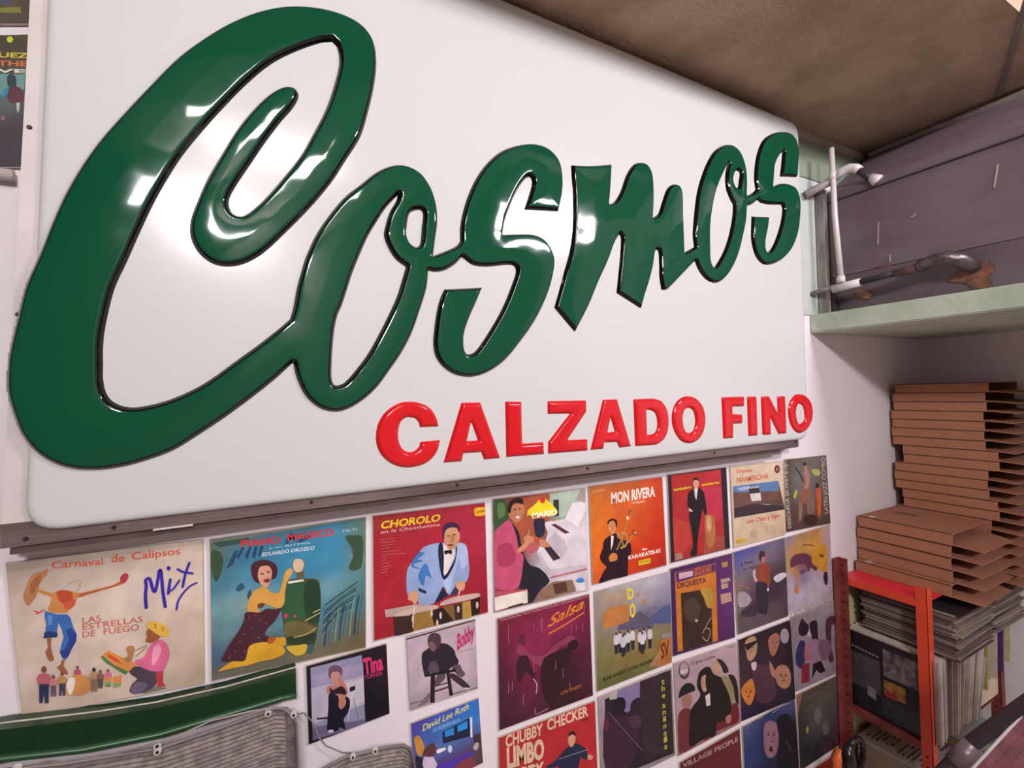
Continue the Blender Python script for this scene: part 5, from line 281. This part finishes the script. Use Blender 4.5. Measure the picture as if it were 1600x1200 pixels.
def raised(loops,seps,names,H,wd_,step,m,pillow,yb=-.0826):
    loops=[spline(l) for l in loops]; A=np.array(loops[0])
    x=np.arange(A[:,0].min()-2*step,A[:,0].max()+2*step,step); z=np.arange(A[:,1].min()-2*step,A[:,1].max()+2*step,step)
    X,Z=np.meshgrid(x,z,indexing='ij'); D=sdf(X.ravel(),Z.ravel(),loops).reshape(X.shape)
    T=np.clip(D/wd_,0,1); h=H*np.sin(T*math.pi/2)**.9*1.0+pillow*(1-np.exp(-np.clip(D,0,1)/.03)); h=np.where(D<0,D*1.6,h)
    h=np.where(T>0,h,np.maximum(h,-.004))
    keep=D>-step*1.2; cell=keep[:-1,:-1]&keep[1:,:-1]&keep[:-1,1:]&keep[1:,1:]
    anyin=(D[:-1,:-1]>-step)|(D[1:,1:]>-step); cell&=anyin
    idx=np.zeros(X.shape,int)
    for s in seps:
        s=sorted(s,key=lambda a:a[1]); sx=np.interp(Z,[a[1] for a in s],[a[0] for a in s]); idx+=(X>sx)
    ci=idx[:-1,:-1]; out=[]
    for k,(nm,lab) in enumerate(names):
        I,J=np.nonzero(cell&(ci==k)); 
        ids=np.full(X.shape,-1,int); used=np.zeros(X.shape,bool)
        for a,b in ((0,0),(1,0),(1,1),(0,1)): used[I+a,J+b]=True
        ids[used]=np.arange(used.sum()); co=np.stack([X[used],yb-h[used],Z[used]],1)
        F=np.stack([ids[I,J],ids[I+1,J],ids[I+1,J+1],ids[I,J+1]],1)
        me=bpy.data.meshes.new(nm); me.from_pydata(co.tolist(),[],F.tolist()); at=me.attributes.new('depth','FLOAT','POINT'); at.data.foreach_set('value',np.ascontiguousarray(D[used],dtype=np.float32)); me.shade_smooth()
        o=link(nm,me,m,sign); o['label']=lab; out.append(o)
    return out
raised(COS,[SEPS['C|o'],SEPS['o|s']],[('letter','largest green script letter C'),('letter','green script letter o joined to the big C'),('letter','green script letter s, first of two')],.012,.010,.0026,m_lg,.003)
raised(MOS,[SEPS['m|o'],SEPS['o|s2']],[('letter','green script letter m'),('letter','green script letter o, second of two'),('letter','green script letter s at the right end')],.011,.009,.0026,m_lg,.0025)
seen={}
for ch,lo in RED:
    seen[ch]=seen.get(ch,0)+1
    raised(lo,[],[('letter','red capital letter %s%s'%(ch,'' if seen[ch]==1 else ', the second'))],.008,.010,.0022,m_lr,.002)
# ------------------------------------------------------------------ record sleeves
m_print=bpy.data.materials.new('printed_card'); m_print.use_nodes=True
nt=m_print.node_tree; b=nt.nodes['Principled BSDF']; at=nt.nodes.new('ShaderNodeAttribute'); at.attribute_name='Col'
tc=nt.nodes.new('ShaderNodeTexCoord'); ns=nt.nodes.new('ShaderNodeTexNoise'); ns.inputs['Scale'].default_value=22; ns.inputs['Detail'].default_value=8; nt.links.new(tc.outputs['Object'],ns.inputs[0])
mr=nt.nodes.new('ShaderNodeMapRange'); mr.inputs['From Min'].default_value=.3; mr.inputs['From Max'].default_value=.7; mr.inputs['To Min'].default_value=.84; mr.inputs['To Max'].default_value=1.1; nt.links.new(ns.outputs[0],mr.inputs['Value'])
vm=nt.nodes.new('ShaderNodeVectorMath'); vm.operation='SCALE'; nt.links.new(at.outputs['Color'],vm.inputs[0]); nt.links.new(mr.outputs[0],vm.inputs['Scale']); nt.links.new(vm.outputs[0],b.inputs['Base Color'])
b.inputs['Roughness'].default_value=.38; b.inputs['Specular IOR Level'].default_value=.35
m_sleeve=mat('card_edge','b8a898',.7)
GAIN=1.06
def col(h): return tuple(min(1,c*GAIN) for c in lin(h))
TXT={}
def text_mesh(s,bold):
    k=(s,bold)
    if k in TXT: return TXT[k]
    cu=bpy.data.curves.new('t','FONT'); cu.body=s; cu.size=1; cu.offset=bold*.6; cu.resolution_u=3; cu.fill_mode='FRONT' if hasattr(cu,'fill_mode') else None
    o=bpy.data.objects.new('t',cu); COL.objects.link(o); bpy.context.view_layer.update()
    me=bpy.data.meshes.new_from_object(o.evaluated_get(bpy.context.evaluated_depsgraph_get()))
    v=[(a.co.x,a.co.y) for a in me.vertices]; f=[list(p.vertices) for p in me.polygons]
    bpy.data.objects.remove(o); bpy.data.curves.remove(cu); bpy.data.meshes.remove(me)
    xs=[a[0] for a in v]; x0,x1=min(xs),max(xs); base=0; cap=.7
    v=[((a[0]-x0)/(x1-x0),a[1]/cap) for a in v]
    TXT[k]=(v,f); return TXT[k]
def clip(poly,q):
    out=poly
    for i in range(4):
        a,b=q[i],q[(i+1)%4]; ins=lambda p:(b[0]-a[0])*(p[1]-a[1])-(b[1]-a[1])*(p[0]-a[0])<=1e-9
        src,out=out,[]
        for j in range(len(src)):
            p,n=src[j],src[(j+1)%len(src)]
            if ins(p): out.append(p)
            if ins(p)!=ins(n):
                d1=(b[0]-a[0])*(p[1]-a[1])-(b[1]-a[1])*(p[0]-a[0]); d2=(b[0]-a[0])*(n[1]-a[1])-(b[1]-a[1])*(n[0]-a[0]); t=d1/(d1-d2)
                out.append((p[0]+(n[0]-p[0])*t,p[1]+(n[1]-p[1])*t))
        if not out: return []
    return out
class Print:
    def __init__(s): s.v=[];s.c=[];s.f=[]
    def add(s,pts,y,c,faces=None):
        n=len(s.v); s.v+=[(a[0],y,a[1]) for a in pts]; s.c+=[(*c,1)]*len(pts)
        s.f+= [[n+i for i in f] for f in faces] if faces else [list(range(n,n+len(pts)))]
    def build(s,name,parent):
        me=bpy.data.meshes.new(name); me.from_pydata(s.v,[],s.f); a=me.color_attributes.new('Col','FLOAT_COLOR','POINT'); a.data.foreach_set('color',np.array(s.c,np.float32).ravel())
        me.materials.append(m_print); o=bpy.data.objects.new(name,me); COL.objects.link(o); o.parent=parent
        bm=bmesh.new(); bm.from_mesh(me); big=[f for f in bm.faces if len(f.verts)>4]; bmesh.ops.triangulate(bm,faces=big,ngon_method='EAR_CLIP')
        for f in bm.faces:
            f.normal_update()
            if f.normal.y>0: f.normal_flip()
        bm.to_mesh(me); bm.free()
        return o
def draw(pr,lt,sh,q,y,dy=4e-5):
    for s in sh:
        y-=dy
        if s[0] in 'PQ':
            a=s[2]; pts=[(a[i]/1e4,a[i+1]/1e4) for i in range(0,len(a),2)]
            if s[0]=='Q' and len(pts)>3: pts=spline([(x,z,0) for x,z in pts],3)
            pts=clip([tuple(map(float,p)) for p in pts],q)
            if len(pts)>2: pr.add(pts,y,col(s[1]))
        elif s[0]=='L':
            a=s[3]; pts=[Vector((a[i]/1e4,a[i+1]/1e4)) for i in range(0,len(a),2)]; wv=s[2]/2e4
            if len(pts)>2:
                ext=[pts[0]]+pts+[pts[-1]]; np_=[]
                for i in range(1,len(ext)-2):
                    for k in range(4):
                        t=k/4; p0,p1,p2,p3=ext[i-1:i+3]; np_.append(.5*((2*p1)+(p2-p0)*t+(2*p0-5*p1+4*p2-p3)*t*t+(3*p1-p0-3*p2+p3)*t**3))
                pts=np_+[pts[-1]]
            l=[];r=[]
            for i,p in enumerate(pts):
                t=(pts[min(i+1,len(pts)-1)]-pts[max(i-1,0)]).normalized(); n=Vector((-t.y,t.x))*wv; l.append(p+n); r.append(p-n)
            yy=y
            for i in range(len(pts)-1):
                yy=y-(i%2)*8e-6
                c=clip([tuple(l[i]),tuple(l[i+1]),tuple(r[i+1]),tuple(r[i])],q)
                if len(c)>2: pr.add(c,yy,col(s[1]))
            if wv>.0012:
                for p in (pts[0],pts[-1]):
                    c=clip([(p.x+wv*math.cos(k*math.tau/10),p.y+wv*math.sin(k*math.tau/10)) for k in range(10)],q)
                    if len(c)>2: pr.add(c,y-2e-5,col(s[1]))
        else:
            v,f=text_mesh(s[2],s[4]); a=[k/1e4 for k in s[3]]; ux,uz=a[2]-a[0],a[3]-a[1]; vx,vz=a[4]-a[0],a[5]-a[1]
            sh_=s[5]; hl=math.hypot(vx,vz); ul=math.hypot(ux,uz)
            pts=[(a[0]+p[0]*ux+p[1]*(vx+sh_*hl*ux/ul),a[1]+p[0]*uz+p[1]*(vz+sh_*hl*uz/ul)) for p in v]
            xs=[p[0] for p in pts]
            if min(c[0] for c in q)-.4<min(xs): lt.add(pts,y,col(s[1]),f)
def sleeve(label,group,org,q,grid,sh,small):
    q=[(q[i]/1e4,q[i+1]/1e4) for i in range(0,8,2)]
    root=empty('record_sleeve',(org[0],0,org[1]),label,'record sleeve',group)
    bm=bmesh.new(); prism(bm,q,1,-.0060,-.0008); me=bpy.data.meshes.new('sleeve'); bm.to_mesh(me); bm.free()
    o=bpy.data.objects.new('sleeve',me); COL.objects.link(o); o.parent=root; me.materials.append(m_sleeve)
    pr=Print(); lt=Print()
    R,C=len(grid),len(grid[0])
    g=[[col(h) for h in row] for row in grid]
    n=20; n0=0
    for i in range(n+1):
        for j in range(n+1):
            u=.004+j/n*.992;v=.004+i/n*.992
            top=(q[0][0]*(1-u)+q[1][0]*u,q[0][1]*(1-u)+q[1][1]*u); bot=(q[3][0]*(1-u)+q[2][0]*u,q[3][1]*(1-u)+q[2][1]*u)
            pr.v.append((top[0]*(1-v)+bot[0]*v,-.0062,top[1]*(1-v)+bot[1]*v))
            a=u*(C-1);b=v*(R-1);ia=min(int(a),C-2);ib=min(int(b),R-2);fa=a-ia;fb=b-ib
            fa=fa*fa*(3-2*fa) if C>2 else fa; fb=fb*fb*(3-2*fb) if R>2 else fb
            pr.c.append(tuple(sum(w*g[y][x][k] for w,y,x in ((( 1-fa)*(1-fb),ib,ia),(fa*(1-fb),ib,ia+1),((1-fa)*fb,ib+1,ia),(fa*fb,ib+1,ia+1))) for k in range(3))+(1,))
    for i in range(n):
        for j in range(n): a=i*(n+1)+j; pr.f.append([a,a+1,a+n+2,a+n+1])
    # the printed shapes are clipped to the sleeve, clockwise order
    draw(pr,lt,sh,q,-.0063)
    pr.build('artwork',root)
    if lt.v:
        k=[i for i,vv in enumerate(lt.v) if q[0][0]-.01<vv[0]<max(q[1][0],q[2][0])+.002]
        ks=set(k); mp={}; nv=[];nc=[];nf=[]
        for f in lt.f:
            if all(i in ks for i in f):
                for i in f:
                    if i not in mp: mp[i]=len(nv); nv.append(lt.v[i]); nc.append(lt.c[i])
                nf.append([mp[i] for i in f])
        lt.v,lt.c,lt.f=nv,nc,nf
        if nf: lt.build('lettering',root)
    return root
for c in COVERS: sleeve(*c)
# ------------------------------------------------------------------ red shelving rack
random.seed(7)
rack=empty('shelf_rack',(2.66,-.16,-1.5),'red perforated metal shelving rack in the corner under cardboard boxes','shelf')
m_red=mat('red_enamel','dc4a2c',.35,0,.12,6); m_redtop=mat('red_shelf','e02a3c',.35,0,.1,5); m_rust=mat('rusty_red_post','8a4a42',.5,.2,.4,14,.2,h2='7a2a30')
def post(x,y,z1,m,sx,sy,name='post',hz=9):
    bm=bmesh.new(); box(bm,x,x+.004,min(y,y+sy*.036),max(y,y+sy*.036),-1.5,z1); box(bm,min(x,x+sx*.036),max(x,x+sx*.036),y-.002,y+.002,-1.5,z1)
    o=build(name,bm,m,rack); bm=bmesh.new(); z=min(z1-.03,hz)
    while z>-1.45:
        bmesh.ops.create_cone(bm,cap_ends=True,segments=8,radius1=.0045,radius2=.0045,depth=.0012,matrix=Matrix.Translation((x-.0006,y+sy*.018,z))@Matrix.Rotation(math.pi/2,4,'Y')); z-=.04
    h=build('bolt_holes',bm,m_hole,o); return o
post(2.655,-.012,-.462,m_rust,-1,-1); post(2.662,-.322,-.495,m_red,1,1,hz=-1.14); post(3.30,-.322,-.566,m_rust,1,1); post(3.30,-.012,-.566,m_rust,1,-1)
def shelf(z,m,m2,lip=.03):
    bm=bmesh.new(); box(bm,2.668,3.34,-.318,-.010,z-.004,z); build('shelf_board',bm,m,rack)
    bm=bmesh.new(); box(bm,2.6605,2.6655,-.285,-.020,z-lip,z); build('front_lip',bm,m2,rack)
shelf(-.546,m_redtop,m_red,.028); shelf(-1.095,m_rust,m_rust,.03); shelf(-1.40,m_rust,m_rust)
cream=tag(boxo('cream_board',2.70,3.45,-.006,-.001,-1.48,-.62,mat('cream_board','d6c898',.7,0,.08)),'cream board against the wall behind the red rack','board')
# ------------------------------------------------------------------ records standing in the rack
cols=['a89890','c0b0a8','8a7a78','d4c8c0','b8a8a0','6a585a','d0c4c0','a08c84','e0d4cc','d8c8bc']
mcard={c:mat('card_'+c,c,.6,0,.2,40) for c in cols+['84746c','8c7c78','9a8a80','7a6460','6a5a58','c8b8a8','3a2434','a89c50','4c2c6c','c4b48c','2c2228','a49884','5c5044']}
def record(x0,x1,y0,y1,z0,z1,m,label,group,rot=None,name='record'):
    bm=bmesh.new(); box(bm,x0,x1,y0,y1,z0,z1)
    me=bpy.data.meshes.new(name); cx,cy,cz=(x0+x1)/2,(y0+y1)/2,z0
    bm.transform(Matrix.Translation((-cx,-cy,-cz))); bm.to_mesh(me); bm.free()
    me.materials.append(m); o=bpy.data.objects.new(name,me); COL.objects.link(o); o.location=(cx,cy,cz)
    if rot: o.rotation_euler=rot
    tag(o,label,'record',group); return o
first=empty('record',(2.68,-.17,-1.09),'black record sleeve back facing out, frontmost record standing in the red rack','record')
boxo('sleeve',2.677,2.682,-.325,-.012,-1.09,-.775,mat('black_card','221a1e',.35,0,.3,8),first)
def flat(name,pts,x,m,parent):
    bm=bmesh.new(); vs=[bm.verts.new((x,a[0],a[1])) for a in pts]; f=bm.faces.new(vs); f.normal_update()
    if f.normal.x>0: f.normal_flip()
    return build(name,bm,m,parent)
def rq(y0,y1,z0,z1): return [(y0,z0),(y1,z0),(y1,z1),(y0,z1)]
flat('photo_print',rq(-.02,-.148,-1.0,-.86),2.6766,mat('print_grey','4a444a',.4,0,.4,25),first)
flat('photo_print',rq(-.160,-.30,-.91,-.80),2.6765,mat('print_pale','7a6a6c',.4,0,.7,30,h2='2c2226'),first)
flat('photo_print',rq(-.160,-.235,-.985,-.925),2.6764,mat('print_gold','9a7030',.4,0,.5,40,h2='6a3420'),first)
flat('photo_print',rq(-.165,-.205,-.992,-.965),2.6763,mat('print_red','8c2c30',.4),first)
flat('photo_print',rq(-.15,-.31,-1.07,-1.0),2.6765,mat('print_dark','3a3438',.4,0,.4,30),first)
flat('price_label',[(-.098,-1.02),(-.13,-1.03),(-.13,-.985),(-.10,-.98)],2.6762,mat('label_grey','7a747c',.5),first)
bm=bmesh.new()
for r in range(1): 
    for k in range(9): box(bm,2.6757,2.6764,-.03-k*.013-.009,-.03-k*.013,-.838-.001*k,-.832-.001*k)
build('caption',bm,mat('caption_grey','8a8488',.5),first)
x=2.685; k=0
std_lab='pale worn record sleeve standing edge on in the red rack'
while x<3.02:
    th=random.choice([.003,.004,.005,.007]); t=(x-2.685)/.34
    lean=.02+.40*t*t; zb=-1.088+.05*t*random.random()
    record(x,x+th,-.335+random.uniform(-.01,.012),-.02,zb,zb+.312,mcard[random.choice(cols)],std_lab,'worn records standing in the red rack',(0,lean,0)); x+=th+.0012+.008*t; k+=1
for (x,c,lab) in [(3.09,'a89c50','mustard yellow record sleeve leaning at the back of the red rack'),(3.155,'c8b8a8','pale pink record sleeve leaning between yellow and purple ones'),(3.20,'4c2c6c','purple record sleeve leaning at the back of the red rack'),(3.25,'c4b48c','beige record sleeve, rearmost of the leaning ones')]:
    record(x,x+.006,-.345-(x-3.09)*.15,-.03,-1.0+(x-3.09)*.5,-.755+(x-3.09)*.2,mcard[c],lab,None,(0,.10,0))
tag(boxo('cream_carton',3.05,3.29,-.315,-.03,-1.09,-1.005,mat('carton_cream','dccbb0',.7)),'low cream carton under the leaning sleeves at back of red rack','box')
z=-.766; i=0
while z<-.598:
    th=random.choice([.003,.004,.005]); dx=random.uniform(-.008,.008); dy=random.uniform(-.012,.012)
    record(2.735+dx,3.047+dx,-.376+dy,-.064+dy,z,z+th,mcard[random.choice(['84746c','6a5a58','9a8a80','8c7c78','a49884','5c5044','7a6460'])],'worn record sleeve lying flat in the front pile under the red shelf top','records lying flat, front pile',(0,0,random.uniform(-.03,.03))); z+=th+.0008
record(2.745,3.055,-.39,-.078,z,z+.004,mcard['2c2228'],'dark record sleeve lying on top of the front flat pile',None,(0,0,.02))
z=-.745
while z<-.60:
    th=random.choice([.004,.005,.006]); dx=random.uniform(-.008,.008); dy=random.uniform(-.012,.012)
    record(3.065+dx,3.375+dx,-.38+dy,-.068+dy,z,z+th,mcard[random.choice(['84746c','6a5a58','a89890','8c7c78','5c5044'])],'worn record sleeve lying flat in the rear pile under the red shelf top','records lying flat, rear pile',(0,0,random.uniform(-.03,.03))); z+=th+.0008
# ------------------------------------------------------------------ cardboard mailer boxes
m_card=mat('brown_cardboard','a46e54',.85,0,.08,14,.1,80); m_in=mat('cardboard_shade','4a2a1c',.9)
def mailer_mesh(W,D,H,fl):
    t=.003; bm=bmesh.new()   # D along x, W along y (open end at -y)
    box(bm,0,D,-W,0,H-t,H); box(bm,0,D,-W,0,0,t); box(bm,0,t,-W,0,t,H-t); box(bm,D-t,D,-W,0,t,H-t); box(bm,t,D-t,-t,0,t,H-t)
    me=bpy.data.meshes.new('carton'); bm.to_mesh(me); bm.free(); me.materials.append(m_card)
    bm=bmesh.new(); r=[(0,-W),(D,-W),(D-.02,-W-fl),(.02,-W-fl)]
    A=[bm.verts.new((a[0],a[1],.001-(.010 if i>1 else 0))) for i,a in enumerate(r)]; B=[bm.verts.new((a[0],a[1],.004-(.010 if i>1 else 0))) for i,a in enumerate(r)]
    bm.faces.new(A[::-1]); bm.faces.new(B)
    for i in range(4): bm.faces.new((A[i],A[(i+1)%4],B[(i+1)%4],B[i]))
    bmesh.ops.recalc_face_normals(bm,faces=bm.faces); mf=bpy.data.meshes.new('flap'); bm.to_mesh(mf); bm.free(); mf.materials.append(m_card)
    bm=bmesh.new(); box(bm,-.0006,.0004,-W+.002,-.002,H-.0032,H+.0004); ml=bpy.data.meshes.new('joint_shade'); bm.to_mesh(ml); bm.free(); ml.materials.append(m_in)  # dark strip on the top edge paints the shade between stacked boxes
    return me,mf,ml
def mailer(loc,rz,meshes,label,group):
    root=empty('cardboard_box',loc,label,'box',group); root.rotation_euler=(0,0,rz)
    for n,me in zip(('carton','flap','joint_shade'),meshes):
        o=bpy.data.objects.new(n,me); COL.objects.link(o); o.parent=root
    return root
mA=mailer_mesh(.335,.318,.0460,.085); mB=mailer_mesh(.335,.318,.0408,.085)
offs=[(-.035,-.006,.02),(0,0,0),(.005,.004,-.01),(.0,.002,.01),(.002,-.004,0)]
names=['bottom','second from the bottom','middle','second from the top','top']
zb=-.545
for i,(dx,dy,rz) in enumerate(offs):
    h=.0475; r=mailer((2.82+dx,-.010+dy,zb),rz,mA,'brown cardboard mailer, %s of the short front stack'%names[i],'brown mailers in the short front stack'); zb+=h+.0012
    if i in (0,4):
        bm=bmesh.new(); box(bm,.012,.045,-.055,-.03,.0461,.0464); me=bpy.data.meshes.new('sticker'); bm.to_mesh(me); bm.free(); me.materials.append(mat('sticker_white','c8bcb4',.6)); o=bpy.data.objects.new('sticker',me); COL.objects.link(o); o.parent=r
    if i==4:
        bm=bmesh.new(); bmesh.ops.create_circle(bm,cap_ends=True,segments=16,radius=.03,matrix=Matrix.Translation((.20,-.10,.0462))@Matrix.Scale(1.6,4,(0,1,0))); me=bpy.data.meshes.new('stain'); bm.to_mesh(me); bm.free(); me.materials.append(mat('cardboard_stain','7c5640',.9)); o=bpy.data.objects.new('stain',me); COL.objects.link(o); o.parent=r
ords=['bottom','second','third','fourth','fifth','sixth','seventh','eighth','ninth','tenth','eleventh','twelfth','thirteenth','fourteenth','fifteenth','sixteenth','seventeenth','eighteenth','nineteenth','top']
jit=[0,.002,-.004,.003,0,-.004,-.03,-.026,0,.004,0,-.036,-.034,.004,.008,.004,.008,-.004,0,-.012]
n=20; zb=-.545
for i in range(n):
    dy=jit[i]
    lab='brown cardboard mailer, %s of the tall rear stack'%('top' if i==n-1 else 'bottom' if i==0 else ords[i]+' from the bottom')
    mailer((3.15,-.022+dy,zb),random.uniform(-.008,.008),mB,lab,'brown mailers in the tall rear stack'); zb+=.0418
# ------------------------------------------------------------------ lower shelf contents
def slab(name,c,sx,sy,t,rz,m,label,cat,group=None):
    bm=bmesh.new(); box(bm,c[0]-sx/2,c[0]+sx/2,c[1]-sy/2,c[1]+sy/2,c[2]-t,c[2],Matrix.Rotation(rz,3,'Z')); 
    root=empty(name,c,label,cat,group); build('cover',bm,m,root); return root
pa=slab('song_sheet',(2.85,-.16,-1.235),.30,.25,.012,.04,mat('paper_pale','b8aca4',.7),'pale printed sheet with lines of small text on lowest rack shelf','paper')
bm=bmesh.new(); random.seed(5)
for i in range(13):
    yy=-.06-i*.016; xx=2.73
    while xx<2.97:
        l=random.uniform(.008,.03)
        if random.random()<.8 and i not in(6,): box(bm,xx,xx+l,yy-.006,yy,-1.2349,-1.2345)
        xx+=l+.006
build('text_lines',bm,mat('ink','3a3030',.6),pa)
tag(boxo('paper_stack',2.70,3.0,-.285,-.04,-1.40,-1.248,mat('paper_edges','b0a088',.8,0,.3,60,stretch=(1,1,12))),'thick stack of papers under the printed sheet','paper')
mg=slab('magazine',(3.08,-.27,-1.175),.22,.24,.02,.05,mat('magazine_blue','b4c0bc',.4,0,.15),'pale blue and cream magazine on lowest rack shelf','magazine')
boxo('white_panel',2.99,3.08,-.34,-.22,-1.1745,-1.174,mat('mag_white','c8c0b8',.5),mg)
bm=bmesh.new(); bmesh.ops.create_circle(bm,cap_ends=True,segments=16,radius=.022,matrix=Matrix.Translation((3.03,-.362,-1.1738))); build('blue_dot',bm,mat('mag_blue','3a7ca8',.5),mg)
tag(boxo('magazine_stack',2.96,3.20,-.385,-.14,-1.40,-1.197,mat('mag_edges','a89468',.8,0,.3,60,stretch=(1,1,12))),'stack of yellowed magazines under the pale blue one','magazine')
tag(tubeo('pipe',[(-.6,-.016,.727),(.022,-.016,.727)],.011,m_pvc,None),'short end of white pipe on wall at the left edge of the photo','pipe')
# ------------------------------------------------------------------ tool handles
tl=empty('scissors',(2.37,-.2,-1.2),'black looped scissor handles standing up by the foot of the rack post','scissors')
m_blk=mat('black_plastic','1a1216',.25)
ring=[(2.375+.052*math.cos(a),-.20,-1.095+.058*math.sin(a)) for a in [math.radians(t) for t in range(-60,301,20)]]
tubeo('loop',ring,.011,m_blk,tl,10)
tubeo('shank',[(2.33,-.20,-1.04),(2.325,-.2,-1.09),(2.335,-.2,-1.25)],[.014,.026,.022],m_blk,tl)
tubeo('handle_orange_tool',[(2.262,-.20,-1.03),(2.25,-.2,-1.06),(2.255,-.2,-1.12),(2.27,-.2,-1.25)],[.012,.018,.018,.014],mat('orange_plastic','c8602a',.3),None)
tag(bpy.data.objects['handle_orange_tool'],'orange plastic handle left of the black loop','handle'); bpy.data.objects['handle_orange_tool'].name='tool_handle'
# ------------------------------------------------------------------ green board and ribbed mats, lower left
m_gb=mat('green_board_paint','16381e',.4,0,.25,9,.15,30,coat=.2)
gb=empty('green_board',(.22,-.05,-.33),'dark green painted board along the wall under the leftmost sleeves','board')
top=[(-.30,-.245),(.011,-.270),(.061,-.279),(.141,-.293),(.228,-.304),(.347,-.310),(.483,-.308)]; bot=[(.483,-.364),(.454,-.361),(.238,-.363),(.122,-.350),(.011,-.325),(-.30,-.30)]
bm=bmesh.new(); prism(bm,top+bot,1,-.050,-.004); build('board',bm,m_gb,gb)
tubeo('bottom_bead',[(a[0],-.052,a[1]+.006) for a in bot[::-1]],.006,mat('green_bead','2c5232',.35),gb,8)
tubeo('chipped_edge',[(a[0],-.030,a[1]+.0008) for a in top],.0016,mat('paint_chips','d0c8bc',.7,0,.3,60),gb,6)
m_rib=mat('grey_ribbed_weave','8d827f',.75,0,.3,60,.3,160,h2='6a605e'); m_rim=mat('rim_piping','7d7270',.5,.1,.2); m_eye=mat('eyelet_white','d8d0cc',.3,.2); m_wire=mat('grey_wire','a09896',.4,.3)
def ribbed(top,xr,depth,y,label,eye,nm='ribbed_mat'):
    root=empty(nm,(top[0][0],y,top[0][1]),label,'mat','grey ribbed mats below the sleeves' if False else None)
    xs=np.linspace(top[0][0],top[-1][0],40); zs=np.interp(xs,[a[0] for a in top],[a[1] for a in top]); rows=int(depth/.0045); bm=bmesh.new(); V=[]
    for r in range(rows+1):
        V.append([bm.verts.new((x,y-.0028*(1 if r%2 else -.2)-.004*math.sin((x-top[0][0])*9)+.00002*r*r,max(z-.0045*r,-9))) for x,z in zip(xs,zs)])
    for A,B in zip(V,V[1:]):
        for i in range(len(A)-1): bm.faces.new((A[i],A[i+1],B[i+1],B[i]))
    bmesh.ops.recalc_face_normals(bm,faces=bm.faces); build('ribbed_sheet',bm,m_rib,root)
    tubeo('rim',[(x,y-.006,z) for x,z in top]+[(top[-1][0]+.004,y-.006,top[-1][1]-depth)],.003,m_rim,root,8)
    for (x,z) in eye:
        bm=bmesh.new(); bmesh.ops.create_cone(bm,segments=12,radius1=.007,radius2=.0055,depth=.005,cap_ends=True,matrix=Matrix.Translation((x,y-.012,z))@Matrix.Rotation(math.pi/2,4,'X')); e=build('eyelet',bm,m_eye,root)
        bm=bmesh.new(); bmesh.ops.create_cone(bm,segments=10,radius1=.003,radius2=.003,depth=.001,cap_ends=True,matrix=Matrix.Translation((x,y-.0150,z))@Matrix.Rotation(math.pi/2,4,'X')); build('hole',bm,m_hole,e)
    return root
ribbed([(-.30,-.25),(.036,-.298),(.116,-.317),(.25,-.340),(.351,-.336),(.440,-.329),(.462,-.337),(.474,-.357),(.479,-.376)],.48,.30,-.12,'grey ribbed mat with eyelets below the dark green board',[(.06,-.300),(.248,-.330),(.248,-.341),(.428,-.332),(.474,-.35)])
ribbed([(.490,-.50),(.53,-.484),(.575,-.477),(.657,-.487),(.70,-.497),(.716,-.512),(.724,-.56)],.72,.25,-.12,'small grey ribbed mat corner below the black single sleeve',[(.588,-.478),(.635,-.482)])
tag(tubeo('wire',[(.20,-.135,-.322),(.27,-.133,-.325),(.33,-.135,-.312),(.40,-.135,-.316),(.452,-.135,-.326),(.466,-.13,-.345),(.47,-.12,-.36),(.474,-.05,-.40),(.500,-.012,-.425),(.520,-.012,-.455),(.530,-.014,-.49),(.545,-.014,-.515),(.58,-.02,-.54),(.60,-.08,-.51),(.625,-.13,-.490)],.0016,m_wire,None,6),'thin grey wire looped from the large ribbed mat to the small one','wire')
# ------------------------------------------------------------------ folding chair, lower right
ch=empty('folded_chair',(2.25,-.6,-1.2),'burgundy ribbed cushion on a black tube frame, lower right corner','chair')
tubeo('frame_tube',[(1.95,-.50,-.98),(2.13,-.535,-.86),(2.2,-.60,-.73),(2.30,-.72,-.55),(2.4,-.84,-.37)],.019,mat('black_tube','2a2024',.35),ch,12)
tubeo('bracket',[(2.165,-.57,-.795),(2.20,-.60,-.735)],.024,mat('grey_bracket','6a5a60',.35,.2),ch,12)
bm=bmesh.new(); V=[]
for r in range(60):
    d=.0045*r
    V.append([bm.verts.new((2.14+.20*t+.25*d*0,-.575-.20*t-d*.9,-.86+.42*t-d*.55+.0035*(r%4 in(1,2)))) for t in np.linspace(-.6,1.3,8)])
for A,B in zip(V,V[1:]):
    for i in range(7): bm.faces.new((A[i],A[i+1],B[i+1],B[i]))
build('ribbed_cushion',bm,mat('burgundy_weave','7a4850',.8,0,.3,30,.3,120),ch,smooth=False)
tubeo('cushion_piping',[(2.14+.20*t,-.573-.20*t,-.858+.42*t) for t in (-.6,0,.6,1.3)],.004,m_paint,ch,8)
